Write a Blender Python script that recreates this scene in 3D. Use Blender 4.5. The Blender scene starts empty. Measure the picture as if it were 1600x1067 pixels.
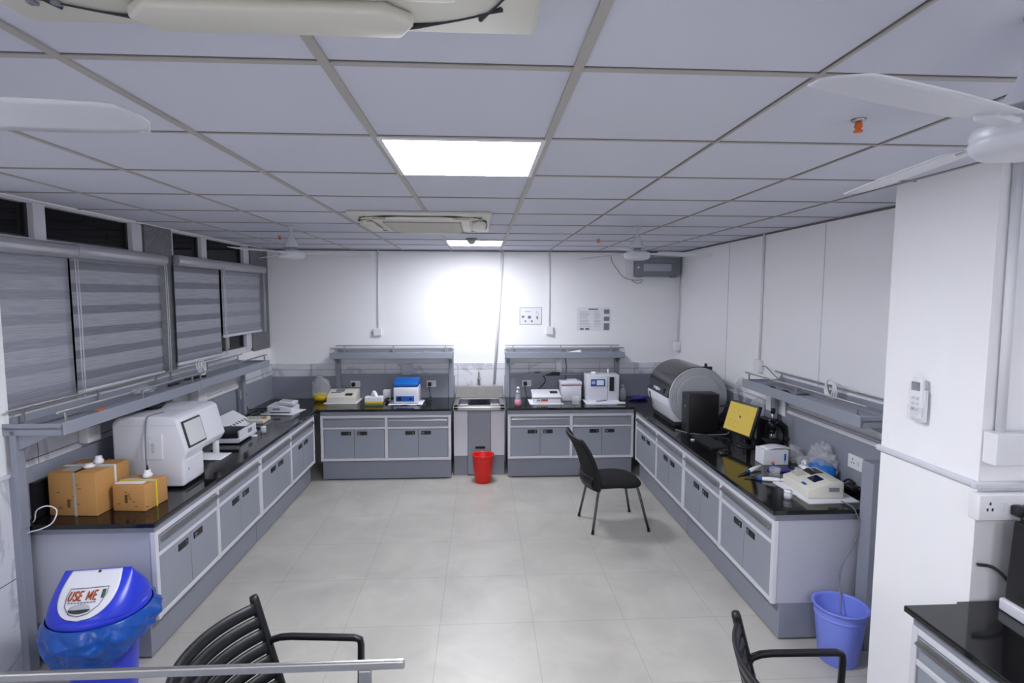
import bpy, bmesh, math, random
from mathutils import Vector, Matrix, noise
random.seed(7)
PI = math.pi
SC = bpy.context.scene
COL = SC.collection

# ------------------------------------------------------------------ materials
def lin(c):
    c = c / 255.0
    return c / 12.92 if c <= 0.04045 else ((c + 0.055) / 1.055) ** 2.4
def S(r, g, b): return (lin(r), lin(g), lin(b))
M = {}
def mat(name, rgb, rough=0.5, metal=0.0, vary=0.06, scale=8.0, bump=0.0, bscale=60.0, trans=0.0, alpha=1.0, emit=0.0, spec=0.5, coat=0.0, ior=1.45):
    m = bpy.data.materials.new(name); m.use_nodes = True
    nt = m.node_tree; b = nt.nodes['Principled BSDF']
    b.inputs['Roughness'].default_value = rough; b.inputs['Metallic'].default_value = metal
    b.inputs['Specular IOR Level'].default_value = spec; b.inputs['IOR'].default_value = ior
    b.inputs['Transmission Weight'].default_value = trans; b.inputs['Alpha'].default_value = alpha
    b.inputs['Coat Weight'].default_value = coat
    tc = nt.nodes.new('ShaderNodeTexCoord')
    n = nt.nodes.new('ShaderNodeTexNoise'); n.inputs['Scale'].default_value = scale; n.inputs['Detail'].default_value = 4
    nt.links.new(tc.outputs['Object'], n.inputs['Vector'])
    mx = nt.nodes.new('ShaderNodeMix'); mx.data_type = 'RGBA'
    mx.inputs[6].default_value = tuple(max(0, c * (1 - vary)) for c in rgb) + (1,)
    mx.inputs[7].default_value = tuple(min(1, c * (1 + vary)) for c in rgb) + (1,)
    nt.links.new(n.outputs['Fac'], mx.inputs[0]); nt.links.new(mx.outputs[2], b.inputs['Base Color'])
    if bump:
        n2 = nt.nodes.new('ShaderNodeTexNoise'); n2.inputs['Scale'].default_value = bscale; n2.inputs['Detail'].default_value = 3
        nt.links.new(tc.outputs['Object'], n2.inputs['Vector'])
        bp = nt.nodes.new('ShaderNodeBump'); bp.inputs['Strength'].default_value = bump; bp.inputs['Distance'].default_value = 0.01
        nt.links.new(n2.outputs['Fac'], bp.inputs['Height']); nt.links.new(bp.outputs['Normal'], b.inputs['Normal'])
    if emit:
        nt.links.new(mx.outputs[2], b.inputs['Emission Color']); b.inputs['Emission Strength'].default_value = emit
    M[name] = m
    return m

mat('wall', S(247, 247, 250), 0.55, vary=0.015, scale=1.5, bump=0.03, bscale=90)
mat('ceiling_tile', S(209, 211, 225), 0.8, vary=0.02, scale=3, bump=0.05, bscale=200)
mat('tee', S(176, 172, 168), 0.5, vary=0.02)
mat('tee_light', S(214, 214, 218), 0.5, vary=0.02)
mat('shadow_gap', S(110, 106, 104), 0.8)  # dark tone for painted shadow lines
mat('panel', S(148, 153, 165), 0.42, vary=0.03, scale=2)
mat('carcass', S(182, 184, 196), 0.45, vary=0.02, scale=2)
mat('white_frame', S(214, 214, 222), 0.45, vary=0.02)
mat('kick', S(138, 141, 154), 0.4, vary=0.04, scale=4)
mat('rack_grey', S(146, 151, 164), 0.45, vary=0.03, scale=3)
mat('splash', S(146, 150, 163), 0.5, vary=0.03, scale=2)
mat('granite', (0.008, 0.008, 0.009), 0.09, vary=0.5, scale=240, spec=0.6)
mat('steel', (0.50, 0.49, 0.475), 0.33, 1.0, vary=0.06, scale=20)
mat('steel_dull', (0.24, 0.235, 0.225), 0.42, 1.0, vary=0.15, scale=12)
mat('dark_chrome', (0.16, 0.16, 0.18), 0.25, 1.0)
mat('black', (0.012, 0.012, 0.014), 0.4)
mat('black_fabric', (0.007, 0.0075, 0.010), 0.85, vary=0.25, scale=120, bump=0.3, bscale=300)
mat('black_gloss', (0.01, 0.01, 0.012), 0.18)
mat('charcoal', (0.028, 0.029, 0.034), 0.35)
mat('chair_black', (0.009, 0.0095, 0.012), 0.42, bump=0.08, bscale=400)
mat('white_plastic', S(228, 228, 234), 0.4, vary=0.02)
mat('machine_white', S(222, 223, 232), 0.38, vary=0.02)
mat('machine_grey', S(196, 198, 208), 0.4, vary=0.02)
mat('aircon_white', S(214, 212, 202), 0.45, vary=0.02)
mat('aircon_grille', S(150, 150, 146), 0.6)
mat('cream', S(222, 220, 208), 0.42, vary=0.02)
mat('cream_dark', S(188, 186, 174), 0.5)
mat('paper', S(235, 236, 242), 0.7, vary=0.03)
mat('cardboard', S(186, 138, 82), 0.75, vary=0.1, scale=14, bump=0.05, bscale=80)
mat('card_print', S(96, 66, 36), 0.8)
mat('strap_white', S(222, 220, 214), 0.4)
mat('strap_yellow', S(226, 206, 44), 0.45)
mat('bin_blue', (0.022, 0.045, 0.62), 0.3, vary=0.05)
mat('bag_blue', (0.008, 0.085, 0.42), 0.22, vary=0.25, scale=9, bump=0.25, bscale=14, alpha=0.93)
mat('bucket_blue', (0.20, 0.26, 0.80), 0.38, vary=0.03)
mat('bucket_red', (0.72, 0.018, 0.012), 0.35, vary=0.03)
mat('yellow', S(232, 196, 40), 0.5, vary=0.2, scale=30)
mat('pink', S(214, 108, 148), 0.25, vary=0.08)
mat('blue_print', S(28, 88, 176), 0.4, vary=0.3, scale=60)
mat('lid_blue', S(24, 100, 184), 0.3, vary=0.1)
mat('glove_blue', S(30, 110, 196), 0.45, vary=0.25, scale=30)
mat('navy_display', S(22, 26, 66), 0.15)
mat('violet', S(62, 60, 150), 0.4)
mat('clear', (0.86, 0.88, 0.92), 0.12, vary=0.05, alpha=0.24)
mat('clear_soft', (0.8, 0.82, 0.86), 0.2, vary=0.1, scale=20, alpha=0.34, bump=0.5, bscale=18)
mat('bag_film', (0.8, 0.82, 0.86), 0.12, vary=0.1, scale=20, alpha=0.26, bump=0.9, bscale=22)
mat('foil', (0.8, 0.8, 0.8), 0.3, 0.6, bump=0.6, bscale=40)
mat('print_dark', S(52, 54, 62), 0.7)
mat('print_grey', S(128, 130, 142), 0.7)
mat('print_red', S(196, 62, 34), 0.6)
mat('print_rust', S(168, 74, 40), 0.6)
mat('print_green', S(62, 96, 74), 0.6)
mat('tablet', S(206, 207, 210), 0.25, vary=0.02)
mat('orange', S(226, 110, 50), 0.5)
mat('olive', S(118, 134, 82), 0.5)
mat('cassette', S(172, 173, 180), 0.3, 0.3)
mat('film', (0.9, 0.92, 0.95), 0.1, alpha=0.12)
mat('fan_white', S(206, 208, 217), 0.35, vary=0.02)
mat('plug_white', S(236, 236, 240), 0.4)
mat('box_grey', S(128, 131, 140), 0.5)
mat('box_light', S(176, 180, 190), 0.5)
mat('drum_grey', S(182, 184, 190), 0.4, vary=0.02)
mat('cover_gloss', (0.03, 0.031, 0.036), 0.16)
mat('drum_rim', S(186, 187, 194), 0.35)
mat('cord_grey', S(120, 122, 130), 0.5)
mat('night_wall', S(30, 30, 34), 0.9)

def emis(name, rgb, strength):
    m = bpy.data.materials.new(name); m.use_nodes = True; nt = m.node_tree
    nt.nodes.clear(); o = nt.nodes.new('ShaderNodeOutputMaterial'); e = nt.nodes.new('ShaderNodeEmission')
    e.inputs[0].default_value = rgb + (1,); e.inputs[1].default_value = strength
    nt.links.new(e.outputs[0], o.inputs[0]); M[name] = m
LAMP = 22.0
emis('lamp', (0.93, 0.945, 1.0), LAMP)
emis('lamp_fill', (0.93, 0.945, 1.0), LAMP * .40)  # emission of the added fill panels
emis('lamp_far', (0.93, 0.945, 1.0), LAMP * .66)
emis('screen_yellow', S(214, 190, 98), 0.24)

# dark night glass
def glass_mat():
    m = bpy.data.materials.new('window_glass'); m.use_nodes = True; nt = m.node_tree; nt.nodes.clear()
    o = nt.nodes.new('ShaderNodeOutputMaterial'); t = nt.nodes.new('ShaderNodeBsdfTransparent'); t.inputs[0].default_value = (0.7, 0.72, 0.75, 1)
    g = nt.nodes.new('ShaderNodeBsdfGlossy'); g.inputs['Roughness'].default_value = 0.03
    f = nt.nodes.new('ShaderNodeFresnel'); f.inputs[0].default_value = 1.42
    mx = nt.nodes.new('ShaderNodeMixShader'); nt.links.new(f.outputs[0], mx.inputs[0])
    nt.links.new(t.outputs[0], mx.inputs[1]); nt.links.new(g.outputs[0], mx.inputs[2]); nt.links.new(mx.outputs[0], o.inputs[0])
    M['window_glass'] = m
glass_mat()

def tile_mat(name, c1, c2, mortar, w, h, off, rough, veins=None, msize=0.003, plane='xy', vscale=1.2):
    m = bpy.data.materials.new(name); m.use_nodes = True; nt = m.node_tree; b = nt.nodes['Principled BSDF']
    tc = nt.nodes.new('ShaderNodeTexCoord'); sep = nt.nodes.new('ShaderNodeSeparateXYZ'); cmb = nt.nodes.new('ShaderNodeCombineXYZ')
    nt.links.new(tc.outputs['Object'], sep.inputs[0])
    a, c = {'xy': (0, 1), 'xz': (0, 2), 'yz': (1, 2)}[plane]
    for k, s in ((0, a), (1, c)):
        ad = nt.nodes.new('ShaderNodeMath'); ad.operation = 'ADD'; ad.inputs[1].default_value = off[k]
        nt.links.new(sep.outputs[s], ad.inputs[0]); nt.links.new(ad.outputs[0], cmb.inputs[k])
    br = nt.nodes.new('ShaderNodeTexBrick'); br.offset = 0; br.squash = 1
    br.inputs['Scale'].default_value = 1; br.inputs['Brick Width'].default_value = w; br.inputs['Row Height'].default_value = h
    br.inputs['Mortar Size'].default_value = msize; br.inputs['Mortar Smooth'].default_value = 0.1
    br.inputs['Color1'].default_value = c1 + (1,); br.inputs['Color2'].default_value = c2 + (1,); br.inputs['Mortar'].default_value = mortar + (1,)
    nt.links.new(cmb.outputs[0], br.inputs['Vector'])
    n = nt.nodes.new('ShaderNodeTexNoise'); n.inputs['Scale'].default_value = vscale; n.inputs['Detail'].default_value = 9; n.inputs['Roughness'].default_value = 0.62
    n.inputs['Distortion'].default_value = 0.6 if not veins else 1.4
    nt.links.new(tc.outputs['Object'], n.inputs['Vector'])
    cr = nt.nodes.new('ShaderNodeValToRGB')
    if veins:
        e = cr.color_ramp.elements; e[0].position = 0.47; e[0].color = (1, 1, 1, 1); e[1].position = 0.53; e[1].color = (1, 1, 1, 1)
        k = cr.color_ramp.elements.new(0.5); k.color = veins + (1,)
    else:
        e = cr.color_ramp.elements; e[0].position = 0.3; e[0].color = (0.82, 0.82, 0.82, 1); e[1].position = 0.7; e[1].color = (1.07, 1.07, 1.07, 1)
    nt.links.new(n.outputs['Fac'], cr.inputs[0])
    mx = nt.nodes.new('ShaderNodeMix'); mx.data_type = 'RGBA'; mx.blend_type = 'MULTIPLY'; mx.inputs[0].default_value = 1
    nt.links.new(br.outputs['Color'], mx.inputs[6]); nt.links.new(cr.outputs[0], mx.inputs[7]); nt.links.new(mx.outputs[2], b.inputs['Base Color'])
    b.inputs['Roughness'].default_value = rough
    M[name] = m
tile_mat('floor_tile', S(193, 190, 183), S(189, 186, 179), S(174, 171, 165), 0.6, 0.6, (0.271, -3.394 + 6), 0.34, msize=0.0035, vscale=2.2)
tile_mat('marble_yz', S(224, 225, 232), S(220, 221, 228), S(110, 110, 116), 1.2, 0.6, (0.3, 0.035), 0.22, veins=(0.7, 0.71, 0.74), plane='yz', vscale=.8)
tile_mat('marble_xz', S(224, 225, 232), S(220, 221, 228), S(140, 140, 146), 0.9, 0.6, (0.3, -0.585 + 0.6), 0.22, veins=(0.68, 0.69, 0.72), plane='xz', vscale=.9)
tile_mat('grey_marble', S(104, 105, 110), S(100, 101, 106), S(70, 70, 74), 5, 5, (1, 1), 0.4, veins=(1.35, 1.35, 1.36), plane='yz', vscale=3.5)

def blind_mat(name, period, phase, dark, contrast_soft):
    m = bpy.data.materials.new(name); m.use_nodes = True; nt = m.node_tree; b = nt.nodes['Principled BSDF']
    tc = nt.nodes.new('ShaderNodeTexCoord'); sep = nt.nodes.new('ShaderNodeSeparateXYZ'); nt.links.new(tc.outputs['Object'], sep.inputs[0])
    a = nt.nodes.new('ShaderNodeMath'); a.operation = 'ADD'; a.inputs[1].default_value = phase + 10 * period; nt.links.new(sep.outputs[2], a.inputs[0])
    d = nt.nodes.new('ShaderNodeMath'); d.operation = 'DIVIDE'; d.inputs[1].default_value = period; nt.links.new(a.outputs[0], d.inputs[0])
    f = nt.nodes.new('ShaderNodeMath'); f.operation = 'FRACT'; nt.links.new(d.outputs[0], f.inputs[0])
    cr = nt.nodes.new('ShaderNodeValToRGB'); e = cr.color_ramp.elements
    e[0].position = 0.0; e[0].color = dark + (1,); e[1].position = 0.40; e[1].color = S(172, 173, 184) + (1,)
    k = e.new(0.34); k.color = dark + (1,)
    k = e.new(0.96); k.color = S(176, 177, 187) + (1,); k = e.new(1.0); k.color = dark + (1,)
    nt.links.new(f.outputs[0], cr.inputs[0])
    mp = nt.nodes.new('ShaderNodeMapping'); mp.inputs['Scale'].default_value = (6, 5, 160); nt.links.new(tc.outputs['Object'], mp.inputs[0])
    n = nt.nodes.new('ShaderNodeTexNoise'); n.inputs['Scale'].default_value = 1; n.inputs['Detail'].default_value = 5; nt.links.new(mp.outputs[0], n.inputs['Vector'])
    r2 = nt.nodes.new('ShaderNodeValToRGB'); q = r2.color_ramp.elements; q[0].position = 0.3; q[0].color = (0.74, 0.74, 0.76, 1); q[1].position = 0.7; q[1].color = (1.05, 1.05, 1.05, 1)
    nt.links.new(n.outputs['Fac'], r2.inputs[0])
    mx = nt.nodes.new('ShaderNodeMix'); mx.data_type = 'RGBA'; mx.blend_type = 'MULTIPLY'; mx.inputs[0].default_value = 1
    nt.links.new(cr.outputs[0], mx.inputs[6]); nt.links.new(r2.outputs[0], mx.inputs[7]); nt.links.new(mx.outputs[2], b.inputs['Base Color'])
    b.inputs['Roughness'].default_value = 0.8
    M[name] = m
blind_mat('blind_fabric', 0.142, -1.49 + 0.0, S(134, 136, 146), 0)
blind_mat('blind_plain', 0.142, -1.49 + 0.03, S(158, 159, 170), 0)

# ------------------------------------------------------------------ mesh builder
class MB:
    def __init__(s): s.bm = bmesh.new(); s.mats = []
    def mi(s, m):
        if m not in s.mats: s.mats.append(m)
        return s.mats.index(m)
    def _fin(s, verts, m, smooth=False):
        i = s.mi(m); fs = set()
        for v in verts:
            for f in v.link_faces: fs.add(f)
        for f in fs: f.material_index = i; f.smooth = smooth
        return s
    def box(s, a, b, m, bev=0.0, seg=2, rot=None, pivot=None):
        x0, y0, z0 = (min(a[k], b[k]) for k in range(3)); x1, y1, z1 = (max(a[k], b[k]) for k in range(3))
        t = bmesh.new()
        vs = [t.verts.new(p) for p in ((x0, y0, z0), (x1, y0, z0), (x1, y1, z0), (x0, y1, z0), (x0, y0, z1), (x1, y0, z1), (x1, y1, z1), (x0, y1, z1))]
        for q in ((0, 3, 2, 1), (4, 5, 6, 7), (0, 1, 5, 4), (1, 2, 6, 5), (2, 3, 7, 6), (3, 0, 4, 7)): t.faces.new([vs[k] for k in q])
        if bev: bmesh.ops.bevel(t, geom=t.edges[:], offset=bev, segments=seg, affect='EDGES', profile=0.5)
        if rot is not None:
            pv = Vector(pivot) if pivot else Vector(((x0 + x1) / 2, (y0 + y1) / 2, (z0 + z1) / 2))
            bmesh.ops.transform(t, matrix=Matrix.Translation(pv) @ rot.to_4x4() @ Matrix.Translation(-pv), verts=t.verts)
        return s._merge(t, m, bev > 0.004)
    def _merge(s, t, m, smooth=False):
        i = s.mi(m); mp = {}
        for v in t.verts: mp[v] = s.bm.verts.new(v.co)
        for f in t.faces:
            try: g = s.bm.faces.new([mp[v] for v in f.verts])
            except ValueError: continue
            g.material_index = i; g.smooth = smooth
        t.free(); return s
    def prism(s, poly, axis, a0, a1, m, bev=0.0, seg=2, smooth=None):
        # poly in the two remaining axes (x: y,z / y: x,z / z: x,y)
        def P(u, v, w): return {'x': (w, u, v), 'y': (u, w, v), 'z': (u, v, w)}[axis]
        t = bmesh.new()
        A = [t.verts.new(P(u, v, a0)) for u, v in poly]; B = [t.verts.new(P(u, v, a1)) for u, v in poly]
        t.faces.new(A); t.faces.new(B[::-1]); n = len(poly)
        for k in range(n): t.faces.new((A[k], B[k], B[(k + 1) % n], A[(k + 1) % n]))
        bmesh.ops.recalc_face_normals(t, faces=t.faces)
        if bev: bmesh.ops.bevel(t, geom=t.edges[:], offset=bev, segments=seg, affect='EDGES', profile=0.5)
        return s._merge(t, m, bev > 0.004 if smooth is None else smooth)
    def cyl(s, p0, p1, r0, m, r1=None, seg=20, caps=True, smooth=True):
        p0 = Vector(p0); p1 = Vector(p1); r1 = r0 if r1 is None else r1
        d = (p1 - p0).normalized(); u = d.orthogonal().normalized(); w = d.cross(u)
        t = bmesh.new(); A = []; B = []
        for k in range(seg):
            a = 2 * PI * k / seg; o = u * math.cos(a) + w * math.sin(a)
            A.append(t.verts.new(p0 + o * r0)); B.append(t.verts.new(p1 + o * r1))
        for k in range(seg): t.faces.new((A[k], A[(k + 1) % seg], B[(k + 1) % seg], B[k]))
        i0 = len(t.faces)
        if caps: t.faces.new(A[::-1]); t.faces.new(B)
        s._merge(t, m, smooth)
        if caps and smooth:
            s.bm.faces.ensure_lookup_table()
            for f in s.bm.faces[-2:]: f.smooth = False
        return s
    def tube(s, pts, r, m, seg=8, closed=False):
        pts = [Vector(p) for p in pts]; n = len(pts); t = bmesh.new(); rings = []; u = None
        for k in range(n):
            if closed: d = (pts[(k + 1) % n] - pts[k - 1])
            else: d = pts[min(k + 1, n - 1)] - pts[max(k - 1, 0)]
            d.normalize()
            u = d.orthogonal().normalized() if u is None else (u - d * u.dot(d)).normalized()
            w = d.cross(u); rr = r[k] if isinstance(r, (list, tuple)) else r
            rings.append([t.verts.new(pts[k] + (u * math.cos(2 * PI * j / seg) + w * math.sin(2 * PI * j / seg)) * rr) for j in range(seg)])
        for k in range(n if closed else n - 1):
            A = rings[k]; B = rings[(k + 1) % n]
            for j in range(seg): t.faces.new((A[j], A[(j + 1) % seg], B[(j + 1) % seg], B[j]))
        if not closed: t.faces.new(rings[0][::-1]); t.faces.new(rings[-1])
        return s._merge(t, m, True)
    def ctube(s, pts, r, m, seg=8):
        P = [Vector(p) for p in pts]; out = []
        for k in range(len(P) - 1):
            a, b, c, d = P[max(k - 1, 0)], P[k], P[k + 1], P[min(k + 2, len(P) - 1)]
            for q in range(6):
                t = q / 6; out.append(.5 * ((2 * b) + (c - a) * t + (2 * a - 5 * b + 4 * c - d) * t * t + (3 * b - a - 3 * c + d) * t ** 3))
        return s.tube(out + [P[-1]], r, m, seg)
    def lathe(s, prof, c, m, seg=32, axis='z', smooth=True):
        # prof: list of (r, h) along the axis
        t = bmesh.new(); rings = []; c = Vector(c)
        for r, h in prof:
            ring = []
            for k in range(seg):
                a = 2 * PI * k / seg; x, y = r * math.cos(a), r * math.sin(a)
                p = {'z': (x, y, h), 'y': (x, h, y), 'x': (h, x, y)}[axis]
                ring.append(t.verts.new(c + Vector(p)))
            rings.append(ring)
        for A, B in zip(rings, rings[1:]):
            for j in range(seg): t.faces.new((A[j], A[(j + 1) % seg], B[(j + 1) % seg], B[j]))
        if prof[0][0] > 1e-5: pass
        bmesh.ops.remove_doubles(t, verts=t.verts, dist=1e-5)
        bmesh.ops.recalc_face_normals(t, faces=t.faces)
        return s._merge(t, m, smooth)
    def grid(s, fn, nu, nv, m, thick=0.0, smooth=True, closeu=False):
        t = bmesh.new(); V = []
        for i in range(nu + 1):
            V.append([t.verts.new(fn(i / nu, j / nv)) for j in range(nv + 1)])
        for i in range(nu):
            for j in range(nv): t.faces.new((V[i][j], V[i + 1][j], V[i + 1][j + 1], V[i][j + 1]))
        if closeu: bmesh.ops.remove_doubles(t, verts=t.verts, dist=1e-5)
        bmesh.ops.recalc_face_normals(t, faces=t.faces)
        if thick: bmesh.ops.solidify(t, geom=t.faces[:], thickness=thick)
        return s._merge(t, m, smooth)
    def blob(s, c, r, m, sub=3, amp=0.15, freq=9, seed=0, flat=None):
        t = bmesh.new(); bmesh.ops.create_icosphere(t, subdivisions=sub, radius=1)
        for v in t.verts:
            k = 1 + amp * noise.noise(v.co * freq / 4 + Vector((seed, seed * 2, 0))) + amp * 0.6 * noise.noise(v.co * freq / 2 + Vector((0, seed, 3)))
            v.co = Vector(c) + Vector((v.co.x * r[0], v.co.y * r[1], v.co.z * r[2])) * k
            if flat is not None and v.co.z < flat: v.co.z = flat
        return s._merge(t, m, True)
def R(ax, deg): return Matrix.Rotation(math.radians(deg), 3, ax)

# ------------------------------------------------------------------ objects
def thing(name, label, cat, loc=(0, 0, 0), rotz=0.0, group=None):
    o = bpy.data.objects.new(name, None); COL.objects.link(o); o.location = loc; o.rotation_euler = (0, 0, math.radians(rotz)); o.empty_display_size = 0.05
    o['label'] = label; o['category'] = cat
    if group: o['group'] = group
    return o
def mesh_of(name, mb, world_of=None):
    me = bpy.data.meshes.new(name)
    if world_of is not None:
        T = Matrix.Translation(world_of.location) @ world_of.rotation_euler.to_matrix().to_4x4()
        bmesh.ops.transform(mb.bm, matrix=T.inverted(), verts=mb.bm.verts)
    bmesh.ops.recalc_face_normals(mb.bm, faces=[f for f in mb.bm.faces]) if len(mb.bm.faces) < 4000 else None
    mb.bm.to_mesh(me); mb.bm.free()
    for m in mb.mats: me.materials.append(M[m])
    return me
def part(name, mb, parent, world=True, root=None, label=None, kind=None):
    o = bpy.data.objects.new(name, mesh_of(name, mb, (root or parent) if world else None)); COL.objects.link(o); o.parent = parent
    if label: o['label'] = label
    if kind: o['kind'] = kind
    return o
def single(name, mb, label, cat, group=None):
    # one mesh, origin at the middle of its base
    xs = [v.co for v in mb.bm.verts]
    c = Vector(((min(p.x for p in xs) + max(p.x for p in xs)) / 2, (min(p.y for p in xs) + max(p.y for p in xs)) / 2, min(p.z for p in xs)))
    bmesh.ops.translate(mb.bm, vec=-c, verts=mb.bm.verts)
    o = bpy.data.objects.new(name, mesh_of(name, mb)); COL.objects.link(o); o.location = c
    o['label'] = label; o['category'] = cat
    if group: o['group'] = group
    return o
def struct(name, mb, parent=None):
    o = bpy.data.objects.new(name, mesh_of(name, mb)); COL.objects.link(o); o.parent = parent; o['kind'] = 'structure'
    return o
def dup(o, loc=None, rotz=None, label=None):
    c = o.copy(); COL.objects.link(c)
    if loc is not None: c.location = loc
    if rotz is not None: c.rotation_euler = (0, 0, math.radians(rotz))
    if label: c['label'] = label
    def kids(src, dst):
        for ch in list(src.children):
            k = ch.copy(); COL.objects.link(k); k.parent = dst; kids(ch, k)
    kids(o, c)
    return c

# ------------------------------------------------------------------ room
H = 2.66; XL, XR, YB, YN = -2.60, 2.50, 6.90, -3.6
CT = 0.83
struct('floor', MB().box((-3.2, YN - .1, -0.1), (XR + .1, YB + .1, 0), 'floor_tile'))
struct('ceiling', MB().box((-3.2, YN - .1, H), (XR + .1, YB + .1, H + 0.1), 'ceiling_tile'))
struct('wall_back', MB().box((-3.2, YB, 0), (XR + .1, YB + .12, H), 'wall'))
struct('wall_right', MB().box((XR, YN, 0), (XR + .12, YB, H), 'wall'))
struct('wall_front', MB().box((-3.2, YN - .12, 0), (XR + .1, YN, H), 'wall'))
# right pillar and left pier
struct('wall_pillar_right', MB().box((2.066, 2.13, 0), (XR, 2.69, H), 'wall'))
# left side: pier near the camera, low wall, window band
w = MB(); w.box((XL - .2, YN, 0), (-2.555, 3.08, H), 'wall'); w.box((XL - .12, 3.08, 0), (XL, YB, 1.47), 'wall'); w.box((XL - .12, 3.08, 2.65), (XL, YB, H), 'wall')
struct('wall_left', w)
struct('column', MB().box((XL - .14, 4.455, 1.46), (XL + .005, 4.83, 2.65), 'grey_marble', 0.004))
struct('column', MB().box((XL - .14, 6.41, 1.46), (XL + .005, YB, 2.65), 'grey_marble', 0.004))
# marble bands and tiles
struct('trim_1', MB().box((-2.555, YN + .01, 0.0), (-2.537, 3.085, 1.125), 'marble_yz', 0.002).box((-2.555, YN + .01, 1.125), (-2.528, 3.09, 1.145), 'white_frame', 0.004))
struct('trim_2', MB().box((XL, 3.1, 1.12), (XL + .012, YB, 1.262), 'marble_yz', 0.001))
struct('trim_3', MB().box((XL, YB - .012, 1.10), (XR, YB, 1.26), 'marble_xz', 0.001).box((-.36, YB - .011, 0.8), (.31, YB, 1.10), 'marble_xz'))
struct('trim_4', MB().box((XR - .012, 3.1, 1.10), (XR, YB, 1.19), 'wall', 0.002).box((XR - .02, 2.7, 1.2), (XR, YB, 1.212), 'white_frame', 0.003))
struct('trim_5', MB().box((2.046, 2.13, 1.318), (2.067, 2.705, 1.345), 'white_frame', 0.006).box((2.03, 2.105, 1.318), (XR, 2.131, 1.345), 'white_frame', 0.006).box((2.056, 2.69, 1.318), (2.49, 2.71, 1.345), 'white_frame', 0.005))
struct('trim_6', MB().box((XR - .006, 2.69, H - .016), (XR + .001, YB, H - .001), 'shadow_gap').box((XL, YB - .006, H - .014), (XR, YB + .001, H - .001), 'shadow_gap'))  # dark strips paint the shadow line where walls meet ceiling
# grey splash boards along the walls behind the worktops
struct('trim_7', MB().box((XL, 3.1, CT), (XL + .025, YB - .02, 1.125), 'splash', 0.002).box((XL + .02, YB - .03, CT), (-1.80, YB - .012, 1.105), 'splash', 0.002).box((-1.80, YB - .045, CT), (-.335, YB - .012, 1.105), 'splash', 0.002))
struct('trim_8', MB().box((XR - .025, 3.1, CT), (XR, YB - .02, 1.16), 'splash', 0.002).box((1.74, YB - .03, CT), (XR - .02, YB - .012, 1.115), 'splash', 0.002).box((.285, YB - .045, CT), (1.74, YB - .012, 1.105), 'splash', 0.002))
struct('trim_9', MB().box((XL + .01, 3.03, 0), (-2.50, 3.098, 1.14), 'splash', 0.004))
struct('trim_10', MB().box((2.268, 3.0, 0), (2.49, 3.098, 1.14), 'splash', 0.004))
# wall panel seams
struct('trim_11', MB().box((XR - .004, 5.48, 1.22), (XR + .001, 5.486, H - .02), 'tee_light').box((XR - .004, 3.92, 1.22), (XR + .001, 3.926, H - .02), 'tee_light'))

# ceiling grid
g = MB()
X0, Y0 = -0.367, 1.37
for i in range(-4, 6):
    x = X0 + .6 * i
    if x < XL or x > XR: continue
    hw = .0125 if -1 <= i <= 1 else (.009 if i < -1 else .0045)
    g.box((x - hw, YN, H - .006), (x + hw, YB, H + .001), 'tee' if i not in (0, 1) else 'tee', 0.001)
    if i > 1: g.box((x - hw - .004, YN, H - .002), (x - hw, YB, H + .001), 'shadow_gap')  # dark strip paints the shadow line along the tile edge
for j in range(-9, 10):
    y = Y0 + .6 * j
    if y < YN or y > YB: continue
    hw = .010 if j <= 0 else .0045
    g.box((XL, y - hw, H - .005), (XR, y + hw, H + .001), 'tee', 0.001)
    g.box((XL, y - hw - .004, H - .002), (XR, y - hw, H + .001), 'shadow_gap')  # same painted shadow line along the cross rows
struct('trim_12', g)

# windows on the left wall
def window(name, y0, y1, mulls, zt=2.44):
    f = MB(); xb, xf = XL - .09, XL - .02
    f.box((xb, y0, 2.64), (xf, y1, 2.655), 'white_frame', 0.004); f.box((xb, y0, 1.46), (xf, y1, 1.53), 'white_frame', 0.004)
    f.box((xb, y0, zt - .05), (xf, y1, zt - .0), 'white_frame', 0.004)
    for a, b in mulls: f.box((xb, a, 1.5), (xf + .01, b, 2.645), 'white_frame', 0.004)
    o = struct(name, f)
    prev = y0; q = MB()
    for a, b in mulls + [(y1, y1)]:
        if a - prev > .05:
            q.box((XL - .062, prev, zt - .01), (XL - .056, a, 2.645), 'window_glass')
            q.box((XL - .062, prev, 1.52), (XL - .056, a, zt - .04), 'window_glass')
        prev = b
    struct('window_pane', q, o)
    fr = MB(); prev = y0
    for a, b in mulls + [(y1, y1)]:
        if a - prev > .05:
            for zz in ((zt, 2.64), (1.53, zt - .05)):
                fr.box((XL - .075, prev, zz[0]), (XL - .045, prev + .02, zz[1]), 'charcoal'); fr.box((XL - .075, a - .02, zz[0]), (XL - .045, a, zz[1]), 'charcoal')
                fr.box((XL - .075, prev, zz[0]), (XL - .045, a, zz[0] + .012), 'charcoal')
            if a - prev > .3: fr.box((XL - .07, prev + (a - prev) * .55, 1.53), (XL - .05, prev + (a - prev) * .55 + .03, zt - .05), 'tee')
        prev = b
    struct('window_sash', fr, o)
    return o
window('window_1', 2.4, 4.455, [(2.4, 2.46), (3.415, 3.505), (4.33, 4.45)])
window('window_2', 4.83, 6.41, [(4.83, 4.875), (5.354, 5.453), (6.271, 6.407)])
# what the night outside shows through the panes
struct('exterior_wall', MB().box((-4.6, 1.5, 0), (-4.5, 8.5, 4), 'night_wall'))

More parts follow.
